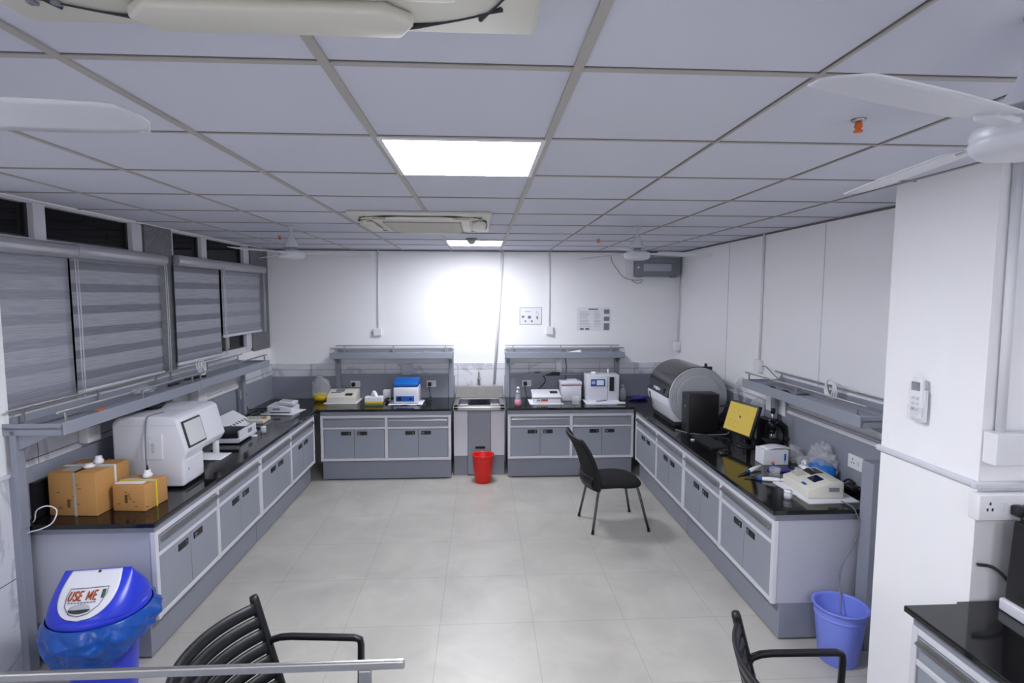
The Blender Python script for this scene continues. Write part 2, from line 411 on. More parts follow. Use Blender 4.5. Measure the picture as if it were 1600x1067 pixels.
# ------------------------------------------------------------------ ceiling lights
def ceiling_light(y, label, x=X0 + .3, lamp='lamp'):
    t = thing('ceiling_light', label, 'ceiling light', (x, y, H), group='square ceiling light panels')
    part('diffuser', MB().box((-.276, -.276, -.008), (.276, .276, -.004), lamp), t, world=False)
    f = MB()
    for a in (-1, 1):
        f.box((a * .277, -.295, -.010), (a * .294, .295, 0), 'white_plastic', 0.001); f.box((-.277, a * .277, -.010), (.277, a * .294, 0), 'white_plastic', 0.001)
    part('frame', f, t, world=False)
    return t
l1 = ceiling_light(Y0 + .9, 'large bright square light panel above the middle of the floor')
ceiling_light(Y0 + 4.5, 'smaller-looking bright light panel close to the back wall, behind the far air conditioner', lamp='lamp_far')
dup(l1, (X0 + .3, -1.93, H), label='unseen square light panel added behind the camera, in line with the one above the floor')  # unseen panel continuing the row, added for the overall room light
l2 = ceiling_light(-.73, 'unseen fill light panel added behind the camera on the right side', x=X0 + 2.1, lamp='lamp_fill')  # unseen fill panel, added to brighten walls and ceiling
dup(l2, (X0 - 1.5, -.73, H), label='unseen fill light panel added behind the camera on the left side')  # left-hand twin of the added fill panel

# ------------------------------------------------------------------ air conditioner cassettes
def aircon(loc, label):
    t = thing('ceiling_air_conditioner', label, 'air conditioner', loc, group='ceiling air conditioners')
    b = MB(); b.box((-.475, -.475, -.028), (.475, .475, 0), 'aircon_white', 0.012, 3)
    b.box((-.33, -.33, -.046), (.33, .33, -.024), 'aircon_white', 0.012, 3)
    part('panel', b, t, world=False)
    for k in range(4):
        rot = Matrix.Rotation(k * PI / 2, 4, 'Z')
        s = MB(); s.prism([(-.22, -.442), (.22, -.442), (.25, -.39), (.20, -.345), (-.20, -.345), (-.25, -.39)], 'z', -.054, -.03, 'aircon_white', 0.008, 3)
        bmesh.ops.transform(s.bm, matrix=rot, verts=s.bm.verts); part('louver', s, t, world=False)
    for k in range(4):
        rot = Matrix.Rotation(k * PI / 2, 4, 'Z'); sl = MB()
        pts = []; rr = []
        for q in range(33):
            w = q / 16 - 1; pts.append(rot @ Vector((w * .405, -.452 + .085 * abs(w) ** 3.2, -.031 - .003 * (1 - abs(w))))); rr.append(.0020 + .0045 * math.exp(-((abs(w) - .55) / .12) ** 2) + (.003 if abs(w) > .94 else 0))
        sl.tube(pts, rr, 'print_dark', 6); part('air_slot', sl, t, world=False)
    gr = MB(); gr.box((-.27, -.27, -.052), (.27, .27, -.044), 'aircon_grille', 0.002)
    for k in range(17): gr.box((-.26, -.262 + k * .0325, -.055), (.26, -.255 + k * .0325, -.050), 'aircon_white')
    part('grille', gr, t, world=False)
    d = MB(); d.box((.36, -.40, -.034), (.375, -.385, -.026), 'print_grey', 0.002); d.box((.40, -.40, -.034), (.415, -.385, -.026), 'print_grey', 0.002)
    part('indicator_light', d, t, world=False)
    return t
a1 = aircon((-.41, 4.16, H), 'square white air conditioner in the ceiling, far one seen whole before the back light')
dup(a1, (-.368, .652, H - .012), 180, 'near white air conditioner in the ceiling, cut off by the top of the photo')

# ------------------------------------------------------------------ ceiling fans
def fan(loc, angle, label, drop=.27):
    t = thing('ceiling_fan', label, 'ceiling fan', loc, angle, group='white ceiling fans')
    part('rod', MB().cyl((0, 0, -.17), (0, 0, 0), .009, 'fan_white', seg=12), t, world=False)
    part('canopy', MB().lathe([(.0, -.155), (.058, -.17), (.062, -.175), (.056, -.165), (.035, -.12), (.018, -.08), (.012, -.075), (0, -.075)], (0, 0, 0), 'fan_white'), t, world=False)
    part('ceiling_cup', MB().lathe([(0, 0), (.03, 0), (.026, -.02), (.012, -.035), (0, -.035)], (0, 0, 0), 'fan_white'), t, world=False)
    z = -drop
    part('motor', MB().lathe([(0, z), (.05, z), (.088, z + .008), (.1, z + .022), (.102, z + .034), (.098, z + .040), (.102, z + .046), (.098, z + .06), (.07, z + .072), (.03, z + .08), (.016, z + .1), (0, z + .1)], (0, 0, 0), 'fan_white', 40), t, world=False)
    for k in range(3):
        a = 2 * PI * k / 3; rot = Matrix.Rotation(a, 4, 'Z')
        b = MB()
        def f(u, v):
            r = .16 + .47 * u; wd = (.052 + .010 * math.sin(PI * u)) * (1 if u < .93 else math.sqrt(max(0.05, 1 - ((u - .93) / .07) ** 2)))
            y = (v * 2 - 1) * wd
            return Vector((r, y, z + .055 - y * .18 - .012 * u))
        b.grid(f, 20, 6, 'fan_white', thick=.003)
        bmesh.ops.transform(b.bm, matrix=rot, verts=b.bm.verts)
        bo = part('blade', b, t, world=False)
        h = MB(); h.box((.085, -.018, z + .046), (.19, .018, z + .058), 'fan_white', 0.003)
        bmesh.ops.transform(h.bm, matrix=rot, verts=h.bm.verts); part('blade_bracket', h, bo, world=False)
    return t
f1 = fan((-1.513, 4.53, H), 10, 'white ceiling fan on the left side of the ceiling, in front of the blinds')
dup(f1, (1.234, 4.36, H), 4, 'white ceiling fan on the right side, in front of the grey wall box')
dup(f1, (1.09, 1.06, H), 83, 'nearest white ceiling fan, at the upper right above the pillar')
dup(f1, (-1.245, 1.10, H), -2, 'near ceiling fan at the upper left, only a blade tip in view')

# sprinkler heads and dome detector
def sprinkler(x, y, label):
    t = thing('sprinkler', label, 'sprinkler', (x, y, H), group='orange sprinkler heads')
    part('escutcheon', MB().lathe([(0, 0), (.022, 0), (.016, -.008), (0, -.008)], (0, 0, 0), 'steel', 16), t, world=False)
    part('head', MB().lathe([(0, -.008), (.010, -.01), (.012, -.022), (.008, -.03), (.014, -.036), (.013, -.039), (0, -.039)], (0, 0, 0), 'orange', 16), t, world=False)
    return t
s1 = sprinkler(1.137, 5.37, 'small orange sprinkler near the far right ceiling fan')
dup(s1, (-1.879, 5.32, H), label='small orange sprinkler by the far left ceiling fan')
dup(s1, (1.17, 1.70, H), label='orange sprinkler under the blade of the nearest ceiling fan')
t = thing('smoke_detector', 'white dome detector on the ceiling just before the back light panel', 'detector', (-.096, 5.44, H))
part('base', MB().lathe([(0, 0), (.055, 0), (.055, -.018), (.045, -.024), (0, -.024)], (0, 0, 0), 'aircon_grille'), t, world=False)
part('dome', MB().lathe([(.042, -.024), (.036, -.042), (.02, -.056), (0, -.06)], (0, 0, 0), 'drum_grey'), t, world=False)

# ------------------------------------------------------------------ roller blinds
def blind(y0, y1, zt, zb, ztube, label, fabric, tube_y0=None, tube_y1=None):
    ty0 = y0 if tube_y0 is None else tube_y0; ty1 = y1 if tube_y1 is None else tube_y1
    t = thing('roller_blind', label, 'roller blind', (XL + .04, (y0 + y1) / 2, zb), group='grey striped roller blinds')
    c = MB()
    prof = [(.0, 0), (.0, .09), (.04, .09), (.058, .076), (.064, .05), (.060, .025), (.045, .0)]
    c.prism([(XL + .004 + a, ztube + b) for a, b in prof], 'y', ty0, ty1, 'cassette', 0.005, 2)
    part('cassette', c, t)
    def f(u, v):
        y = y0 + (y1 - y0) * u; z = zb + (ztube + .02 - zb) * v
        return Vector((XL + .022 + .004 * math.sin(u * 9 + v * 2) * (1 - v), y, z))
    part('fabric', MB().grid(f, 16, 10, fabric, thick=.002), t)
    part('bottom_bar', MB().box((XL + .013, y0, zb - .022), (XL + .034, y1, zb + .006), 'white_frame', 0.006), t)
    ch = MB(); yy = y1 + .008
    ch.tube([(XL + .062, yy, ztube), (XL + .064, yy + .004, (ztube + zb) / 2), (XL + .062, yy, zb - .02), (XL + .07, yy + .012, zb - .02), (XL + .072, yy + .014, (ztube + zb) / 2), (XL + .07, yy + .012, ztube)], .003, 'white_frame', 6)
    part('pull_cord', ch, t)
    return t
blind(2.70, 3.612, 2.33, 1.475, 2.335, 'grey roller blind cut off by the left edge of the photo', 'blind_plain', 2.6, 3.66)
blind(3.63, 4.595, 2.34, 1.49, 2.34, 'wide grey roller blind with dark stripes, left of the marbled column', 'blind_fabric', 3.668, 4.655)
blind(4.80, 5.60, 2.36, 1.525, 2.352, 'grey striped roller blind just right of the marbled column', 'blind_fabric', 4.83, 5.64)
blind(5.642, 6.60, 2.36, 1.70, 2.352, 'short roller blind nearest the back wall, raised above a strip of window', 'blind_plain', 5.648, 6.70)

# ------------------------------------------------------------------ lab base cabinets
def cabinet(label, loc, rotz, bays=2, w=.75, D=.70, open_first=False, group='grey laboratory base cabinets'):
    t = thing('laboratory_cabinet', label, 'cabinet', loc, rotz, group=group)
    W = bays * w; zb, zt, za = .236, .758, .803
    part('carcass', MB().box((0.004, .022, zb), (W - .004, D, zt), 'carcass', 0.002), t, world=False)
    part('plinth', MB().box((.004, .055, 0.012), (W - .004, D - .02, zb), 'kick', 0.002).box((.05, .07, 0), (W - .05, D - .04, .012), 'black'), t, world=False)
    part('apron', MB().box((0.002, .002, zt), (W - .002, D, za), 'kick', 0.002), t, world=False)
    f = MB()
    f.box((.003, .0015, zt - .03), (W - .003, .029, zt - .001), 'white_frame', 0.003); f.box((.003, .0015, zb + .001), (W - .003, .029, zb + .03), 'white_frame', 0.003)
    zm = .626
    for k in range(bays + 1):
        x = k * w; a = .0 if k == 0 else (-.03 if k == bays else -.017)
        f.box((x + a, -.001, zb), (x + a + (.03 if k in (0, bays) else .034), .03, zt), 'white_frame', 0.003)
    f.box((.003, .0015, zm - .026), (W - .003, .029, zm), 'white_frame', 0.003)
    part('frame', f, t, world=False)
    for k in range(bays):
        x0 = k * w + (.034 if k == 0 else .021); x1 = (k + 1) * w - (.034 if k == bays - 1 else .021)
        off = -.006 if (open_first and k == 0) else 0
        d = MB(); d.box((x0, .004 + off, zm + .004), (x1, .03 + off * .6, zt - .036), 'panel', 0.002)
        dr = part('drawer', d, t, world=False)
        h = MB(); h.prism([(.006 + off, zt - .040), (-.020 + off, zt - .052), (-.022 + off, zt - .058), (.006 + off, zt - .052)], 'x', x0 + .008, x1 - .008, 'steel', 0)
        part('handle', h, dr, world=False)
        xm = (x0 + x1) / 2
        for sg in (-1, 1):
            a, b = (x0 + .002, xm - .0025) if sg < 0 else (xm + .0025, x1 - .002)
            do = part('door', MB().box((a, .005, zb + .034), (b, .026, zm - .030), 'panel', 0.002), t, world=False)
            hx = xm + sg * .09
            hh = MB(); hh.box((hx - .055, .000, zm - .094), (hx + .055, .007, zm - .052), 'black', 0.002)
            hh.box((hx - .048, -.003, zm - .080), (hx + .048, .002, zm - .073), 'charcoal', 0.001)
            hh.box((hx - .048 if sg > 0 else hx + .028, -.001, zm - .088), (hx - .020 if sg > 0 else hx + .04, .002, zm - .062), 'print_grey')
            part('handle', hh, do, world=False)
    return t
# rotz 90 puts the face towards +x (left bench), -90 towards -x (right bench)
cL = cabinet('near grey cabinet of the left bench under the cardboard boxes, first drawer ajar', (-1.862, 3.145, 0), 90, open_first=True)
cL2 = cabinet('far grey cabinet of the left bench, towards the back corner', (-1.862, 4.645, 0), 90)
dup(cL2, (1.762, 6.127, 0), -90, 'far grey cabinet of the right bench, behind the black office chair')
dup(cL2, (1.762, 4.627, 0), -90, 'near grey cabinet of the right bench beside the light blue bucket')
cB = cabinet('grey cabinet on the back wall left of the sink', (-1.808, 6.185, 0), 0, w=.729)
dup(cB, (.298, 6.185, 0), 0, 'grey cabinet on the back wall right of the sink')
cN = cabinet('grey cabinet at the lower right edge, in front of the white pillar', (1.782, 2.085, 0), -90, D=.5)

# worktops
def Lpoly(pts): return pts
w = MB(); w.prism([(XL + .025, 3.105), (-1.840, 3.105), (-1.840, 6.17), (-.345, 6.17), (-.345, YB - .047), (XL + .025, YB - .047)], 'z', .803, CT, 'granite', 0.004, 2, smooth=False)
single('worktop', w, 'black stone worktop along the left wall and round to the sink', 'worktop', group='polished black stone worktops')
w = MB(); w.prism([(XR - .025, 3.105), (1.742, 3.105), (1.742, 6.17), (.293, 6.17), (.293, YB - .047), (XR - .025, YB - .047)], 'z', .803, CT, 'granite', 0.004, 2, smooth=False)
single('worktop', w, 'black stone worktop along the right wall and round to the sink', 'worktop', group='polished black stone worktops')
w = MB(); w.prism([(1.755, .55), (XR - .003, .55), (XR - .003, 2.12), (2.0, 2.12), (1.99, 2.105), (1.755, 2.105)], 'z', .803, CT, 'granite', 0.006, 3, smooth=False)
single('worktop', w, 'short black worktop beside the pillar at the lower right corner', 'worktop', group='polished black stone worktops')

# ------------------------------------------------------------------ sink unit
t = thing('sink_unit', 'stainless steel sink unit between the two back cabinets', 'sink', (-.03, 6.4, 0))
x0, x1, yf, yk = -.325, .265, 6.30, 6.86
b = MB(); b.box((x0, yf + .02, .24), (x0 + .16, yk, .77), 'white_frame', 0.003); b.box((x1 - .16, yf + .02, .24), (x1, yk, .77), 'white_frame', 0.003); b.box((x0 + .16, yf + .06, .02), (x1 - .16, yk, .60), 'kick')
part('cabinet_sides', b, t)
part('plinth', MB().box((x0, yf + .05, 0), (x0 + .16, yk, .239), 'kick', 0.002), t)
part('plinth', MB().box((x1 - .16, yf + .05, 0), (x1, yk, .239), 'kick', 0.002), t)
d = part('door', MB().box((x0 + .165, yf + .025, .015), (x1 - .165, yf + .055, .79), 'panel', 0.003), t)
part('handle', MB().box((-.075, yf + .018, .322), (.04, yf + .026, .350), 'black', 0.003), d, root=t)
s = MB(); sy = 6.22
s.box((x0 - .003, sy, .795), (x1 + .003, sy + .12, .838), 'steel', 0.008, 3); s.box((x0 - .003, sy, .80), (x0 + .055, yk, .838), 'steel', 0.004); s.box((x1 - .055, sy, .80), (x1 + .003, yk, .838), 'steel', 0.004)
s.box((x0, yk - .12, .80), (x1, yk, .838), 'steel', 0.004)
s.box((x0 + .05, sy + .115, .62), (x0 + .055, yk - .11, .83), 'dark_chrome'); s.box((x1 - .055, sy + .115, .62), (x1 - .05, yk - .11, .83), 'dark_chrome')  # darker metal paints in the shade inside the steel basin
s.box((x0 + .05, sy + .115, .62), (x1 - .05, sy + .12, .83), 'dark_chrome'); s.box((x0 + .05, yk - .125, .62), (x1 - .05, yk - .12, .83), 'dark_chrome'); s.box((x0 + .05, sy + .115, .615), (x1 - .05, yk - .11, .622), 'dark_chrome')
part('basin', s, t)
part('backsplash', MB().prism([(6.775, .838), (6.83, .838), (6.83, .985), (6.80, .985)], 'x', x0, x1, 'steel_dull', 0.004), t)
fa = MB(); fa.cyl((-.035, 6.845, .97), (-.035, 6.845, 1.15), .012, 'steel', seg=14); fa.tube([(-.035, 6.845, 1.14), (-.035, 6.84, 1.175), (-.035, 6.80, 1.19), (-.035, 6.76, 1.175), (-.035, 6.75, 1.14)], .010, 'steel', 10); fa.cyl((-.035, 6.845, .965), (-.035, 6.845, .985), .022, 'steel'); fa.box((-.06, 6.83, 1.06), (-.01, 6.86, 1.075), 'steel', 0.003)
part('tap', fa, t)

# ------------------------------------------------------------------ reagent racks above the benches
def rack(label, loc, rotz, ends=(True, True), bar=True):
    t = thing('reagent_rack', label, 'wall rack', loc, rotz, group='grey reagent racks with steel rails')
    L = .722; zt = 1.425
    s = MB(); s.box((-L, -.315, 1.385), (L, -.01, 1.40), 'rack_grey', 0.002)
    s.box((-L, -.33, 1.355), (L, -.312, zt), 'rack_grey', 0.003)
    s.box((-L, -.012, 1.355), (L, 0, 1.44), 'rack_grey', 0.003)
    for sg in (-1, 1): s.box((sg * L, -.325, 1.355), (sg * (L - .015), -.005, 1.42), 'rack_grey', 0.002)
    part('shelf', s, t, world=False)
    for sg, e in zip((-1, 1), ends):
        if not e: continue
        x = sg * (L - .03)
        u = MB(); u.box((x - .03, -.075, .832), (x + .03, -.045, 1.386), 'rack_grey', 0.003)
        u.prism([(-.06, 1.384), (-.30, 1.384), (-.30, 1.372), (-.07, 1.27)], 'x', x - .012, x + .012, 'rack_grey', 0)
        part('upright', u, t, world=False)
    if bar: part('lower_bar', MB().box((-L + .06, -.066, 1.105), (L - .06, -.05, 1.135), 'rack_grey', 0.003), t, world=False)
    for nm, y, z, xs in (('front_rail', -.30, 1.478, (-.66, 0.02, .66)), ('back_rail', -.045, 1.485, (-.62, -.02, .62))):
        r = MB(); r.box((-L, y - .006, z - .006), (L, y + .006, z + .006), 'steel', 0.002)
        ro = part(nm, r, t, world=False)
        for x in xs:
            p = MB(); p.box((x - .007, y - .005, 1.40), (x + .007, y + .005, z), 'steel', 0.001)
            part('post', p, ro, world=False)
    return t
rk = rack('grey rack with steel rails on the back wall left of the sink', (-1.07, YB - .002, 0), 0)
dup(rk, (1.012, YB - .002, 0), 0, 'grey rack with steel rails on the back wall right of the sink')
rs = rack('near grey rack on the left wall under the wide striped blind', (-2.568, 3.755, 0), 90, bar=False)
# rack on the left wall under the wide striped blind')
dup(rs, (-2.568, 5.203, 0), 90, 'far grey rack on the left wall, ending near the back corner')
dup(rs, (2.498, 3.72, 0), -90, 'grey rack on the right wall above the microscope')

# ------------------------------------------------------------------ wall fittings
def socket(name, label, loc, rotz, plug=True, w=.118, h=.082):
    t = thing(name, label, 'socket', loc, rotz, group='white wall sockets')
    part('plate', MB().box((-w / 2, -.014, -h / 2), (w / 2, 0, h / 2), 'plug_white', 0.003), t, world=False)
    k = MB()
    for a, b in ((-.02, .018), (-.031, -.006), (-.009, -.006)): k.box((a - .003, -.0152, b - .005), (a + .003, -.0135, b + .005), 'print_dark')
    part('pin_hole', k, t, world=False)
    part('switch', MB().box((.018, -.019, -.014), (.042, -.012, .014), 'white_plastic', 0.002), t, world=False)
    if plug:
        p = MB(); p.box((-.042, -.055, -.024), (.002, -.0155, .022), 'black', 0.008, 3)
        p.ctube([(-.02, -.04, -.02), (-.02, -.045, -.06), (-.012, -.05, -.12), (.0, -.06, -.16)], .0045, 'black', 8)
        part('plug', p, t, world=False)
    return t
sk = socket('wall_socket', 'white socket with black plug on the back wall, above the cream photometer', (-1.559, YB - .046, 1.01), 0)
dup(sk, (-.626, YB - .046, 1.008), 0, 'white socket with black plug on the back wall, right of the blue-lidded centrifuge')
dup(sk, (.565, YB - .046, 1.006), 0, 'white socket with plug on the back wall, above the pink bottle')
dup(sk, (XL + .026, 6.0, 1.04), 90, 'white socket with black plug on the left wall near the back corner')
s2 = socket('wall_socket', 'white socket and switch plate on the right wall beside the blue bag', (XR - .026, 3.43, 1.015), -90, plug=False, w=.14, h=.09)
# conduits
def conduit(label, p0, p1, r, bx, m='white_plastic', rnd=False):
    t = thing('cable_conduit', label, 'conduit', p1, group='white cable conduits on the walls')
    q = MB(); q.cyl(p0, p1, r, m, seg=10); part('pipe', q, t)
    if bx:
        b = MB(); x, y, z = p1
        b.box((x + bx[0], y + bx[1], z + bx[2]), (x + bx[3], y + bx[4], z + bx[5]), 'plug_white', 0.004); part('junction_box', b, t)
    return t
conduit('thin white conduit on the back wall above the left rack, ending in a round box', (-1.262, YB - .009, H - .002), (-1.28, YB - .009, 1.68), .009, (-.05, -.03, -.07, .045, .008, .02))
conduit('thin white conduit on the back wall between the two notices, ending in a box', (.845, YB - .009, H - .002), (.851, YB - .009, 1.70), .009, (-.045, -.035, -.08, .045, .008, .02))
conduit('slightly leaning wide conduit on the back wall above the sink', (.262, YB - .014, H - .002), (.158, YB - .014, 1.0), .018, None, 'plug_white')
conduit('white conduit with box in the back right corner', (2.478, 6.84, H - .05), (2.478, 6.82, 1.50), .012, (-.05, -.06, -.08, .018, .05, .03))
conduit('white conduit on the right wall ending in a box above the rack', (XR - .010, 4.79, H - .005), (XR - .010, 4.785, 1.52), .010, (-.03, -.05, -.09, .008, .05, .02))
conduit('wide double conduit on the pillar at the right edge, above the switch box', (2.115, 2.109, H - .005), (2.125, 2.109, 1.55), .018, (-.055, -.045, -.12, .115, .018, .01), rnd=True)
# notices
t = thing('notice', 'small white notice with dark icons on the back wall right of the conduit', 'notice', (.615, YB - .002, 1.742), group='paper notices on the back wall')
part('sheet', MB().box((.475, YB - .004, 1.742), (.755, YB - .001, 1.962), 'paper').box((.478, YB - .006, 1.745), (.752, YB - .004, 1.752), 'tee').box((.478, YB - .006, 1.952), (.752, YB - .004, 1.959), 'tee').box((.475, YB - .006, 1.742), (.482, YB - .004, 1.962), 'tee').box((.748, YB - .006, 1.742), (.755, YB - .004, 1.962), 'tee'), t)
p = MB()
for x, z, w_, h_ in ((.52, 1.84, .034, .026), (.60, 1.835, .04, .034), (.55, 1.785, .02, .02), (.63, 1.785, .02, .026), (.70, 1.83, .02, .04), (.69, 1.90, .012, .01), (.71, 1.88, .012, .01), (.58, 1.905, .07, .006)): p.box((x - w_ / 2, YB - .0052, z - h_ / 2), (x + w_ / 2, YB - .004, z + h_ / 2), 'print_grey')
part('print', p, t)
t = thing('notice', 'larger printed sheet with three photos on the back wall, above the right rack', 'notice', (1.415, YB - .002, 1.665), group='paper notices on the back wall')
part('sheet', MB().box((1.20, YB - .004, 1.665), (1.63, YB - .001, 1.962), 'paper'), t)
p = MB()
for z, h_ in ((1.905, .055), (1.815, .055), (1.715, .085)): p.box((1.545, YB - .0052, z - h_ / 2), (1.615, YB - .004, z + h_ / 2), 'print_grey')
p.box((1.35, YB - .0052, 1.928), (1.47, YB - .004, 1.942), 'blue_print')
for k in range(11):
    p.box((1.235, YB - .0052, 1.900 - k * .018), (1.235 + random.uniform(.1, .15), YB - .004, 1.905 - k * .018), 'box_light'); p.box((1.42, YB - .0052, 1.900 - k * .018), (1.42 + random.uniform(.06, .1), YB - .004, 1.905 - k * .018), 'box_light')
p.box((1.24, YB - .0052, 1.675), (1.29, YB - .004, 1.70), 'print_grey'); p.box((1.31, YB - .0052, 1.675), (1.36, YB - .004, 1.70), 'print_grey')
part('print', p, t)
# grey wall box in the far right corner
t = thing('wall_ventilation_box', 'grey metal box with pale front panel high in the back right corner', 'wall box', (2.18, YB, 2.34))
part('casing', MB().box((1.90, YB - .14, 2.345), (2.46, YB - .001, 2.57), 'box_grey', 0.012, 2).box((1.93, YB - .145, 2.335), (1.99, YB - .02, 2.36), 'box_grey', 0.004).box((2.36, YB - .145, 2.335), (2.42, YB - .02, 2.36), 'box_grey', 0.004).box((1.90, YB - .148, 2.52), (2.46, YB - .135, 2.575), 'box_grey', 0.006), t)
part('front_panel', MB().box((2.0, YB - .148, 2.41), (2.35, YB - .138, 2.50), 'box_light', 0.006), t)
part('knob', MB().cyl((1.935, YB - .15, 2.455), (1.935, YB - .138, 2.455), .012, 'white_plastic', seg=14), t)
part('side_unit', MB().box((1.81, YB - .08, 2.35), (1.895, YB - .001, 2.58), 'white_plastic', 0.004), t, label='white switch unit on the left side of the box')
single('wire', MB().ctube([(1.62, YB - .012, 2.60), (1.64, YB - .014, 2.52), (1.70, YB - .014, 2.44), (1.76, YB - .015, 2.36), (1.84, YB - .02, 2.315), (1.95, YB - .02, 2.30), (2.02, YB - .014, 2.31), (2.0, YB - .014, 2.27), (1.94, YB - .014, 2.27), (1.88, YB - .014, 2.31)], .0035, 'cord_grey', 6), 'loose thin wire on the back wall below the grey wall box', 'wire')
# remote control on the pillar
t = thing('remote_control', 'white remote control in a clear holder on the side of the right pillar', 'remote control', (2.055, 2.43, 1.55))
part('holder', MB().box((2.036, 2.395, 1.53), (2.054, 2.475, 1.68), 'white_plastic', 0.004).box((2.02, 2.392, 1.53), (2.03, 2.478, 1.60), 'clear', 0.003), t)
rc = part('body', MB().box((2.022, 2.402, 1.545), (2.040, 2.468, 1.735), 'plug_white', 0.006, 3), t)
part('display', MB().box((2.0195, 2.41, 1.675), (2.0225, 2.46, 1.715), 'print_grey', 0.001), rc, root=t)
bt = MB()
for i in range(3):
    for j in range(2): bt.box((2.020, 2.412 + j * .026, 1.58 + i * .026), (2.0225, 2.412 + j * .026 + .018, 1.594 + i * .026), 'machine_grey', 0.001)
part('buttons', bt, rc, root=t)
single('plastic_sleeve', MB().blob((2.034, 2.436, 1.64), (.019, .05, .12), 'film', 3, .12, 12, 4), 'crinkled clear sleeve round the remote control on the pillar', 'plastic sleeve')
# power strip on the pillar
t = thing('power_strip', 'white power strip with two black plugs on the pillar above the near worktop', 'power strip', (2.25, 2.12, 1.2))
part('casing', MB().box((2.028, 2.078, 1.195), (2.48, 2.129, 1.305), 'plug_white', 0.006, 3), t)
k = MB()
for a, b in ((2.076, 1.268), (2.065, 1.243), (2.087, 1.243)): k.box((a - .0035, 2.0765, b - .006), (a + .0035, 2.0785, b + .006), 'print_dark')
part('pin_hole', k, t)
part('switch', MB().box((2.120, 2.073, 1.238), (2.145, 2.0785, 1.274), 'white_plastic', 0.002), t)
for x in (2.180, 2.232):
    q = MB(); q.box((x - .020, 2.035, 1.222), (x + .020, 2.0775, 1.266), 'black', 0.009, 3); q.ctube([(x, 2.045, 1.23), (x, 2.04, 1.20), (x + .005, 2.05, 1.15), (x + .03, 2.085, 1.05)], .006, 'black', 8)
    part('plug', q, t)
single('wire', MB().ctube([(2.20, 2.066, 1.49), (2.24, 2.05, 1.486), (2.32, 2.045, 1.48), (2.45, 2.05, 1.475)], .004, 'cord_grey', 6), 'thin grey wire leaving the switch box on the pillar', 'wire')

# ------------------------------------------------------------------ left bench
def carton(label, poly, h, strap, seed):
    # poly: four base corners, counter-clockwise from the near left one
    c = (sum(p[0] for p in poly) / 4, sum(p[1] for p in poly) / 4)
    t = thing('cardboard_box', label, 'cardboard box', (c[0], c[1], CT), group='cardboard boxes on the left worktop')
    b = MB(); b.prism(poly, 'z', CT, CT + h, 'cardboard', 0.006, 2); part('body', b, t)
    P = [Vector((x, y, 0)) for x, y in poly]
    zt = CT + h
    tape = MB(); a = P[0].lerp(P[3], .5); d = P[1].lerp(P[2], .5); n = (P[3] - P[0]).normalized() * .022
    tape.prism([tuple((a - n).xy), tuple((d - n).xy), tuple((d + n).xy), tuple((a + n).xy)], 'z', zt - .001, zt + .0012, 'cream_dark')
    part('tape', tape, t)
    pr = MB(); e = (P[1] - P[0]); ln = e.length; e.normalize(); out = Vector((e.y, -e.x, 0)) * .0012
    rr = random.Random(seed)
    for k in range(7):
        u = rr.uniform(.12, .7) * ln; z = CT + h * (.18 + .09 * k); w_ = rr.uniform(.03, .08)
        q = P[0] + e * u + out; pr.box((q.x, q.y - .0006, z), (q.x + w_, q.y + .0006, z + .004), 'card_print')
    q = P[0] + e * ln * .42 + out; pr.box((q.x - .008, q.y - .0006, CT + .05), (q.x + .008, q.y + .0006, CT + .1), 'card_print'); pr.box((q.x + .07, q.y - .0006, zt - .05), (q.x + .10, q.y + .0006, zt - .042), 'card_print')
    part('print', pr, t)
    s = MB()
    for f, m in strap:
        a = P[0].lerp(P[1], f); d = P[3].lerp(P[2], f); k = (d - a).normalized() * .003
        w_ = (P[1] - P[0]).normalized() * .008
        pts = [(a - k, CT), (a - k, zt + .003), (d + k, zt + .003), (d + k, CT)]
        for (p0, z0), (p1, z1) in zip(pts, pts[1:]):
            v = [(p0 - w_), (p0 + w_), (p1 + w_), (p1 - w_)]
            tb = bmesh.new(); vs = [tb.verts.new((q.x, q.y, z)) for q, z in zip(v, (z0, z0, z1, z1))]; tb.faces.new(vs)
            bmesh.ops.solidify(tb, geom=tb.faces[:], thickness=.0015); s._merge(tb, m)
    if strap: part('strap', s, t)
    return t, P
tb, P = carton('large cardboard box with white straps, nearest on the left worktop', [(-2.505, 3.245), (-2.222, 3.222), (-2.205, 3.50), (-2.50, 3.52)], .255, [(.56, 'strap_white')], 1)
s = MB(); zt = CT + .255
a, b = Vector((-2.50, 3.39, zt)), Vector((-2.212, 3.375, zt))
s.box((-2.5, 3.37, zt - .001), (-2.212, 3.386, zt + .004), 'strap_white'); s.box((-2.2155, 3.37, CT), (-2.210, 3.386, zt + .003), 'strap_white')
s.box((-2.45, 3.28, zt), (-2.38, 3.42, zt + .002), 'box_light', 0.0005)
part('strap', s, tb)
ts, P = carton('smaller cardboard box with a yellow strap, in front of the big white analyser', [(-2.185, 3.30), (-1.987, 3.28), (-1.965, 3.475), (-2.175, 3.50)], .158, [], 2)
s = MB(); zt = CT + .158
s.box((-2.18, 3.315, zt - .001), (-2.02, 3.36, zt + .002), 'paper', 0.0005); s.box((-2.19, 3.375, zt - .001), (-1.974, 3.388, zt + .003), 'strap_yellow'); s.box((-1.9795, 3.37, CT + .0), (-1.974, 3.383, zt + .002), 'strap_yellow')
part('strap', s, ts)
